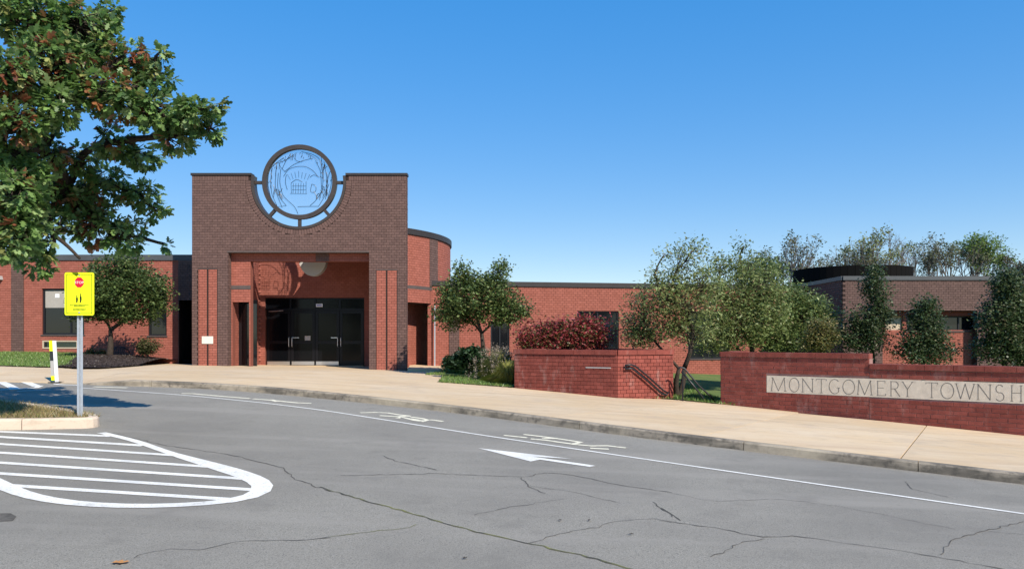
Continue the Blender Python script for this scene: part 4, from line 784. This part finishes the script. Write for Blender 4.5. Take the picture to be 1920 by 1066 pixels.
tree('oak_tree', 'large lobed leaf tree turning orange and overhanging the island', tb, (-10.9, 12.9, ZC+2.9), .24, lobes, (.125,), OAKC, (4, 4, 3, 2, 1), oak=True, twig=.8, deadlobes=(2, 6, 14, 7, 15, 19, 4, 16, 23))
GREEN = [(.09, .14, .04), (.14, .195, .06), (.055, .09, .028), (.21, .25, .085)]
# small tree in the mulch bed
b0 = Vector((PX(205, 29), 29, float(zB(PX(205, 29), 29)))); L_ = [lobe(235, 545, 29, 80, 52, 300), (P(190, 560, 29), (1.1, 1.1, .7), 160), lobe(290, 545, 29, 32, 30, 60), lobe(225, 505, 29, 55, 30, 120), lobe(305, 570, 29, 20, 14, 22), lobe(250, 590, 29, 55, 16, 70), lobe(170, 585, 29, 40, 18, 60)]
tree('ornamental_tree', 'round dark green tree standing in the mulch bed', b0, P(207, 618, 29), .1, L_, (.10, .06), GREEN, (4, 3, 3, 1), twig=.3, spread=.13)
b0 = Vector((PX(903, 27), 27, H(PX(903, 27), 27)+.03)); L_ = [lobe(900, 565, 27, 72, 45, 260), lobe(850, 580, 27, 38, 36, 110), lobe(955, 580, 27, 40, 30, 90), lobe(870, 520, 27, 22, 28, 28), lobe(935, 515, 27, 22, 24, 28), lobe(986, 583, 27, 16, 8, 10), lobe(862, 498, 27, 7, 12, 6), lobe(940, 497, 27, 8, 10, 6), lobe(900, 530, 27, 50, 22, 70), lobe(835, 545, 27, 16, 16, 16)]
tree('ornamental_tree', 'small spreading tree beside the curved wall of the entrance', b0, P(903, 625, 27), .09, L_, (.09, .055), GREEN+[(.2, .18, .06)], (4, 4, 2, 2, .6), twig=.4, spread=.13)
REDC = [(.34, .05, .05), (.25, .055, .045), (.15, .11, .04), (.42, .09, .09), (.12, .13, .04)]
b0 = Vector((PX(1055, 24.3), 24.3, H(PX(1055, 24.3), 24.3)+.03)); L_ = [lobe(1008, 630, 24.3, 42, 26, 90), lobe(1060, 624, 24.3, 50, 26, 120), lobe(1110, 626, 24.3, 40, 28, 90), lobe(1055, 645, 24.3, 85, 20, 120), lobe(1100, 606, 24.3, 20, 10, 24)]
tree('red_shrub', 'low spreading shrub with red autumn leaves behind the planter', b0, P(1055, 680, 24.3), .07, L_, (.08, .05), REDC, (3, 3, 2, 2, 2), twig=.5, spread=.12, stems=2, cat='shrub')
OLV = [(.20, .25, .085), (.27, .32, .11), (.14, .19, .06), (.34, .36, .15), (.32, .26, .12)]
def pt(px, Y, off=.03): return Vector((PX(px, Y), Y, H(PX(px, Y), Y)+off))
tree('locust_tree', 'forked airy tree rising behind the right end of the planter', pt(1270, 23), P(1270, 690, 23), .10, [lobe(1200, 590, 23.6, 42, 48, 75), lobe(1235, 560, 23, 45, 40, 85), lobe(1285, 575, 23, 55, 45, 110), lobe(1285, 490, 23, 34, 36, 45), lobe(1305, 465, 23, 20, 18, 16), lobe(1245, 478, 23, 16, 10, 8), lobe(1215, 625, 23.6, 42, 26, 55), lobe(1300, 620, 23, 45, 26, 60), lobe(1228, 515, 23, 12, 14, 8), lobe(1320, 530, 23.4, 40, 36, 70), lobe(1190, 620, 23.6, 30, 34, 60), lobe(1260, 540, 23.4, 40, 40, 80), lobe(1255, 610, 23.2, 40, 30, 70)], (.10, .035), OLV, (3, 3, 3, 2, 1), stems=2, twig=.7, spread=.14, per=14)
tree('locust_tree', 'broad pale green tree behind the raised end of the sign wall', pt(1395, 25.5), P(1390, 660, 25.5), .11, [lobe(1370, 570, 25.5, 60, 45, 150), lobe(1420, 540, 25.5, 55, 45, 150), lobe(1390, 500, 26, 40, 30, 55), lobe(1350, 500, 26, 28, 26, 34), lobe(1395, 462, 26, 14, 12, 8), lobe(1375, 625, 25, 60, 34, 130), lobe(1338, 605, 25, 30, 30, 50), lobe(1410, 600, 25, 60, 45, 170), lobe(1345, 555, 25.5, 30, 28, 46), lobe(1440, 580, 25.2, 45, 45, 120), lobe(1330, 640, 24.8, 40, 22, 60)], (.10, .04), OLV, (4, 4, 3, 1, .6), stems=2, twig=.5, spread=.135, per=17)
tree('locust_tree', 'dense dark green tree against the shaded side of the dark brick block', pt(1490, 27), P(1485, 655, 27), .11, [lobe(1462, 572, 27, 52, 44, 170), lobe(1500, 600, 27, 60, 48, 190), lobe(1535, 590, 27.2, 36, 36, 80), lobe(1440, 508, 27, 36, 26, 50), lobe(1440, 620, 26.5, 50, 34, 110), lobe(1550, 620, 27.2, 26, 28, 50), lobe(1490, 556, 27.2, 34, 24, 50), lobe(1465, 635, 26.4, 60, 26, 120), lobe(1420, 520, 27.3, 40, 30, 60)], (.10, .045), GREEN+OLV[:2], (3, 3, 2, 2, 2, 2), stems=2, twig=.4, spread=.14, per=19)
tree('yellow_shrub', 'small shrub with yellowing leaves above the sign wall', pt(1540, 23.5), P(1540, 660, 23.5), .04, [lobe(1542, 625, 23.5, 30, 28, 90), lobe(1528, 645, 23.5, 26, 18, 50)], (.07, .04), [(.22, .18, .06), (.17, .17, .05), (.26, .19, .08), (.10, .12, .04)], (3, 3, 1, 2), twig=.4, spread=.1, cat='shrub')
DKG = [(.055, .09, .035), (.08, .12, .045), (.12, .155, .07), (.04, .065, .028), (.17, .15, .08)]
tree('evergreen_shrub', 'tall narrow evergreen climbing the corner of the dark brick block', pt(1632, 26), P(1634, 640, 26), .06, [lobe(1640, 545, 26, 20, 38, 80), lobe(1638, 510, 26, 9, 16, 16), lobe(1630, 600, 26, 40, 28, 120), lobe(1620, 635, 26, 46, 28, 130), lobe(1650, 585, 26, 22, 24, 50)], (.08, .045), DKG, (3, 3, 2, 2, .6), twig=.2, spread=.13, cat='shrub')
tree('evergreen_shrub', 'cone shaped evergreen in front of the recessed annex window', pt(1732, 25), P(1732, 650, 25), .06, [lobe(1735, 590, 25, 26, 28, 80), lobe(1730, 630, 25, 42, 28, 130), lobe(1732, 660, 25, 54, 26, 150), lobe(1738, 572, 25, 18, 12, 20), lobe(1790, 655, 25, 14, 6, 6)], (.08, .045), DKG, (3, 3, 2, 2, .6), twig=.2, spread=.13, cat='shrub')
tree('evergreen_shrub', 'big dark evergreen covering the right corner of the annex', pt(1885, 24.5), P(1888, 640, 24.5), .08, [lobe(1890, 545, 24.5, 30, 34, 110), lobe(1875, 600, 24.5, 40, 40, 170), lobe(1885, 650, 24.5, 52, 34, 190), lobe(1925, 600, 24.7, 36, 60, 200), lobe(1930, 650, 24.5, 40, 40, 150), lobe(1885, 520, 24.5, 20, 14, 30)], (.08, .05), DKG, (3, 3, 3, 2, 1), twig=.2, spread=.14, cat='shrub')
# shrub, hosta, tall grass by the entrance
tree('evergreen_shrub', 'glossy dark green shrub under the tree by the stoop', pt(875, 26.3), P(880, 690, 26.3), .04, [lobe(885, 668, 26.3, 28, 17, 80), lobe(860, 678, 26.3, 26, 12, 60), lobe(900, 682, 26.3, 18, 12, 36)], (.14, .08), [(.02, .045, .018), (.035, .07, .025), (.05, .09, .04)], (3, 3, 1), twig=.2, spread=.07, cat='shrub')
tree('bedding_shrub', 'small green shrub with bare stems in the mulch bed', Vector((PX(278, 29.3), 29.3, float(zB(PX(278, 29.3), 29.3)))), P(277, 660, 29.3), .025, [lobe(278, 650, 29.3, 23, 14, 60), lobe(268, 655, 29.3, 14, 10, 20)], (.07, .04), [(.12, .12, .05), (.08, .1, .035), (.2, .13, .07)], (3, 3, 1), twig=.9, spread=.07, cat='shrub')
tree('bedding_shrub', 'low yellow green plants at the foot of the left wing', Vector((PX(182, 31.5), 31.5, float(zB(PX(182, 31.5), 31.5)))), P(182, 662, 31.5), .015, [lobe(175, 660, 31.5, 12, 6, 18), lobe(192, 661, 31.5, 10, 5, 14)], (.09, .03), [(.2, .17, .05), (.1, .14, .04)], (2, 2), twig=.4, spread=.05, cat='shrub')
def tuft(name, label, px, Y, rx, h, cols, n, cat='plant', w=.006, seed=False):
    p = pt(px, Y); root = thing(name, p, label, cat); a = rng.uniform(0, 2*np.pi, n); r = rng.uniform(0, .35, n)*rx; b = np.c_[p.x+r*np.cos(a), p.y+r*np.sin(a), np.full(n, p.z-.03)]
    d = np.c_[np.cos(a), np.sin(a), np.zeros(n)]*(rng.uniform(.0, 1, n)*rx)[:, None]; hh = h*rng.uniform(.55, 1.1, n); s = np.c_[-np.sin(a), np.cos(a), np.zeros(n)]*w; Zv = np.array((0, 0, 1.))
    q_ = np.hypot(d[:, 0], d[:, 1])/rx; d = d+rng.normal(0, .12, d.shape)*np.array((1, 1, 0)); m = b+d*.45+Zv*(hh*(.8-.15*q_))[:, None]; t = b+d*1.15+Zv*(hh*(1.05-.75*q_**1.5))[:, None]; V = np.stack([b-s, b+s, m+s*.8, t, m-s*.8], 1).reshape(-1, 3); np_mesh('blades', V, 5, palette(cols, [1]*len(cols), n), 'blade', root)
    if seed:
        k = n//5; q = np.repeat(t[:k], 12, 0)+rng.normal(0, .03, (k*12, 3))*np.array((1, 1, 2.2)); np_mesh('seed_heads', leaf_quads(q, .05, .02, None), 4, palette([(.42, .34, .26), (.34, .27, .2)], [1, 1], k*12), 'blade', root)
tuft('ornamental_grass', 'clump of tall ornamental grass with pale seed heads', 935, 25.2, .75, 1.05, [(.34, .36, .11), (.26, .31, .1), (.42, .37, .16)], 1300, seed=True)
tuft('ornamental_grass', 'yellow green grass clump against the end of the planter', 952, 23.6, .55, .75, [(.42, .42, .1), (.33, .38, .09), (.46, .42, .15)], 1200)
gc = [G(832, 699), G(850, 690), G(890, 684), G(962, 688), G(962, 704), G(900, 706)]
blades('ground_cover', gc, zR, 900, .22, [(.12, .22, .04), (.16, .26, .06), (.09, .16, .035)], w=.025, lean=.8)
# mesh basket by the small tree
q = Vector((PX(224, 30.2), 30.2, float(zB(PX(224, 30.2), 30.2)))); MB_ = thing('mesh_basket', q, 'dark wire mesh dome lying beside the small tree', 'basket')
m = MB(); rx, h = .38, .36
for k in range(13): a = math.pi*k/13; m.tube([(q.x+rx*math.cos(a)*math.cos(t), q.y+rx*math.sin(a)*math.cos(t), q.z-.02+h*math.sin(t)) for t in np.linspace(0, math.pi, 13)], .010, 4, False)
for t in (.12, .4, .7, 1.0): m.tube([(q.x+rx*math.cos(a)*math.cos(t), q.y+rx*math.sin(a)*math.cos(t), q.z-.02+h*math.sin(t)) for a in np.linspace(0, 2*math.pi, 25)], .010, 4, False)
m.build('wire_cage', 'mesh_dark', MB_)
# far trees over the roofs
BARE = [(.15, .16, .07), (.2, .19, .09), (.11, .13, .06)]
def far_tree(label, px, top, Y, wpx, n, leafy, cols=BARE):
    base = Vector((PX(px, Y), Y, H(18, 37)-.3)); root = thing('background_tree', base, label, 'tree', 'trees beyond the school roofs'); tp = P(px, top, Y); hgt = tp.z-base.z; k = Y/F; br = MB(); tips = []; tk = MB()
    fz_ = base.z+hgt*.42; tk.tube(curve(base, (base.x, base.y, fz_), .04, 5), [.16, .15, .14, .12, .11], 7); tk.build('trunk', 'grey_bark', root)
    def grow(p, d, l, r, dep):
        q = p+d*l; mid = p+d*l*.5+Vector(unit(1)[0])*l*.06; br.tube([p, mid, q], [r, r*.8, r*.6], 4, False)
        if dep == 0 or l < .25: tips.append(q); return
        for _ in range(random.choice((2, 3, 3))):
            nd = (d+Vector(unit(1)[0])*.62+Vector((0, 0, .22))).normalized(); grow(p+d*l*random.uniform(.55, 1), nd, l*random.uniform(.58, .82), r*.62, dep-1)
    for a in range(n): t = 2*math.pi*a/n; grow(Vector((base.x, base.y, fz_-random.uniform(0, .5))), Vector((math.cos(t)*.42*wpx*k/hgt*2.2, math.sin(t)*.4, 1)).normalized(), hgt*.19, .07, 5)
    s = hgt*.58/max(.1, max(t.z for t in tips)-fz_)            # fit the crown to the tree's height
    br.v = [(base.x+(x-base.x)*min(s, 1.3)*.85, base.y+(y-base.y)*min(s, 1.3), fz_+(z-fz_)*s) for x, y, z in br.v]; br.build('branches', 'grey_bark', root)
    T = np.array([(base.x+(t.x-base.x)*min(s, 1.3)*.85, base.y+(t.y-base.y)*min(s, 1.3), fz_+(t.z-fz_)*s) for t in tips]); sel = T[rng.random(len(T)) < leafy]
    if len(sel) == 0: sel = T[:3]
    c = np.repeat(sel, 9, 0)+rng.normal(0, .16, (len(sel)*9, 3)); np_mesh('crown', leaf_quads(c, .15, .09, None), 4, palette(cols, [1]*len(cols), len(c)), 'leaf', root)
GRN = [(.16, .25, .05), (.2, .28, .07), (.1, .16, .04)]; YEL = [(.3, .3, .08), (.22, .25, .08), (.17, .18, .07)]
for lab, px, top, Y, w, n, lf_, cl in (('half bare tree with sparse yellow green leaves behind the round hall', 1485, 440, 52, 70, 5, .22, BARE), ('thin tree with a few dull leaves just left of the round hall', 1560, 468, 56, 40, 4, .2, BARE), ('slender tree with a yellow tinted top behind the round hall roof', 1635, 432, 54, 60, 5, .35, YEL), ('leafless grey tree rising behind the dark brick block', 1700, 440, 58, 50, 4, .03, BARE), ('grey twiggy tree with green leaf clumps behind the dark brick block', 1768, 440, 54, 60, 5, .28, BARE), ('bright green topped tree behind the dark brick block', 1830, 436, 55, 70, 5, .6, GRN), ('dull brown leaved tree behind the far end of the annex', 1925, 468, 52, 60, 5, .6, [(.13, .1, .06), (.1, .1, .05)]), ('fine bare tree close behind the hall roof edge', 1595, 452, 60, 50, 4, .06, BARE), ('twiggy tree behind the long red wing roof', 1425, 470, 55, 50, 5, .25, BARE)): far_tree(lab, px, top, Y, w, n, lf_, cl)
# fallen leaves on the road
for px, py, a in ((225, 1053, .3), (1105, 974, 1.2), (1050, 974, 2.), (872, 1045, .7), (1184, 1000, 2.6)):
    p = G(px, py, -KERB+.012); l = .13 if px == 225 else .05; c, s = math.cos(a), math.sin(a); m = MB()
    m.poly([(p.x+(x-.5)*l*c-y*l*s*1.3, p.y+(x-.5)*l*s+y*l*c*1.3, p.z+.02*l*math.sin(7*x)+abs(y)*.03) for x, y in OAK]); o = m.build('fallen_leaf', 'dead_leaf' if px == 225 else 'bark')
    tag(o, 'large orange fallen leaf lying on the asphalt' if px == 225 else 'tiny brown fallen leaf on the cracked asphalt', 'leaf', None if px == 225 else 'small leaves on the road')
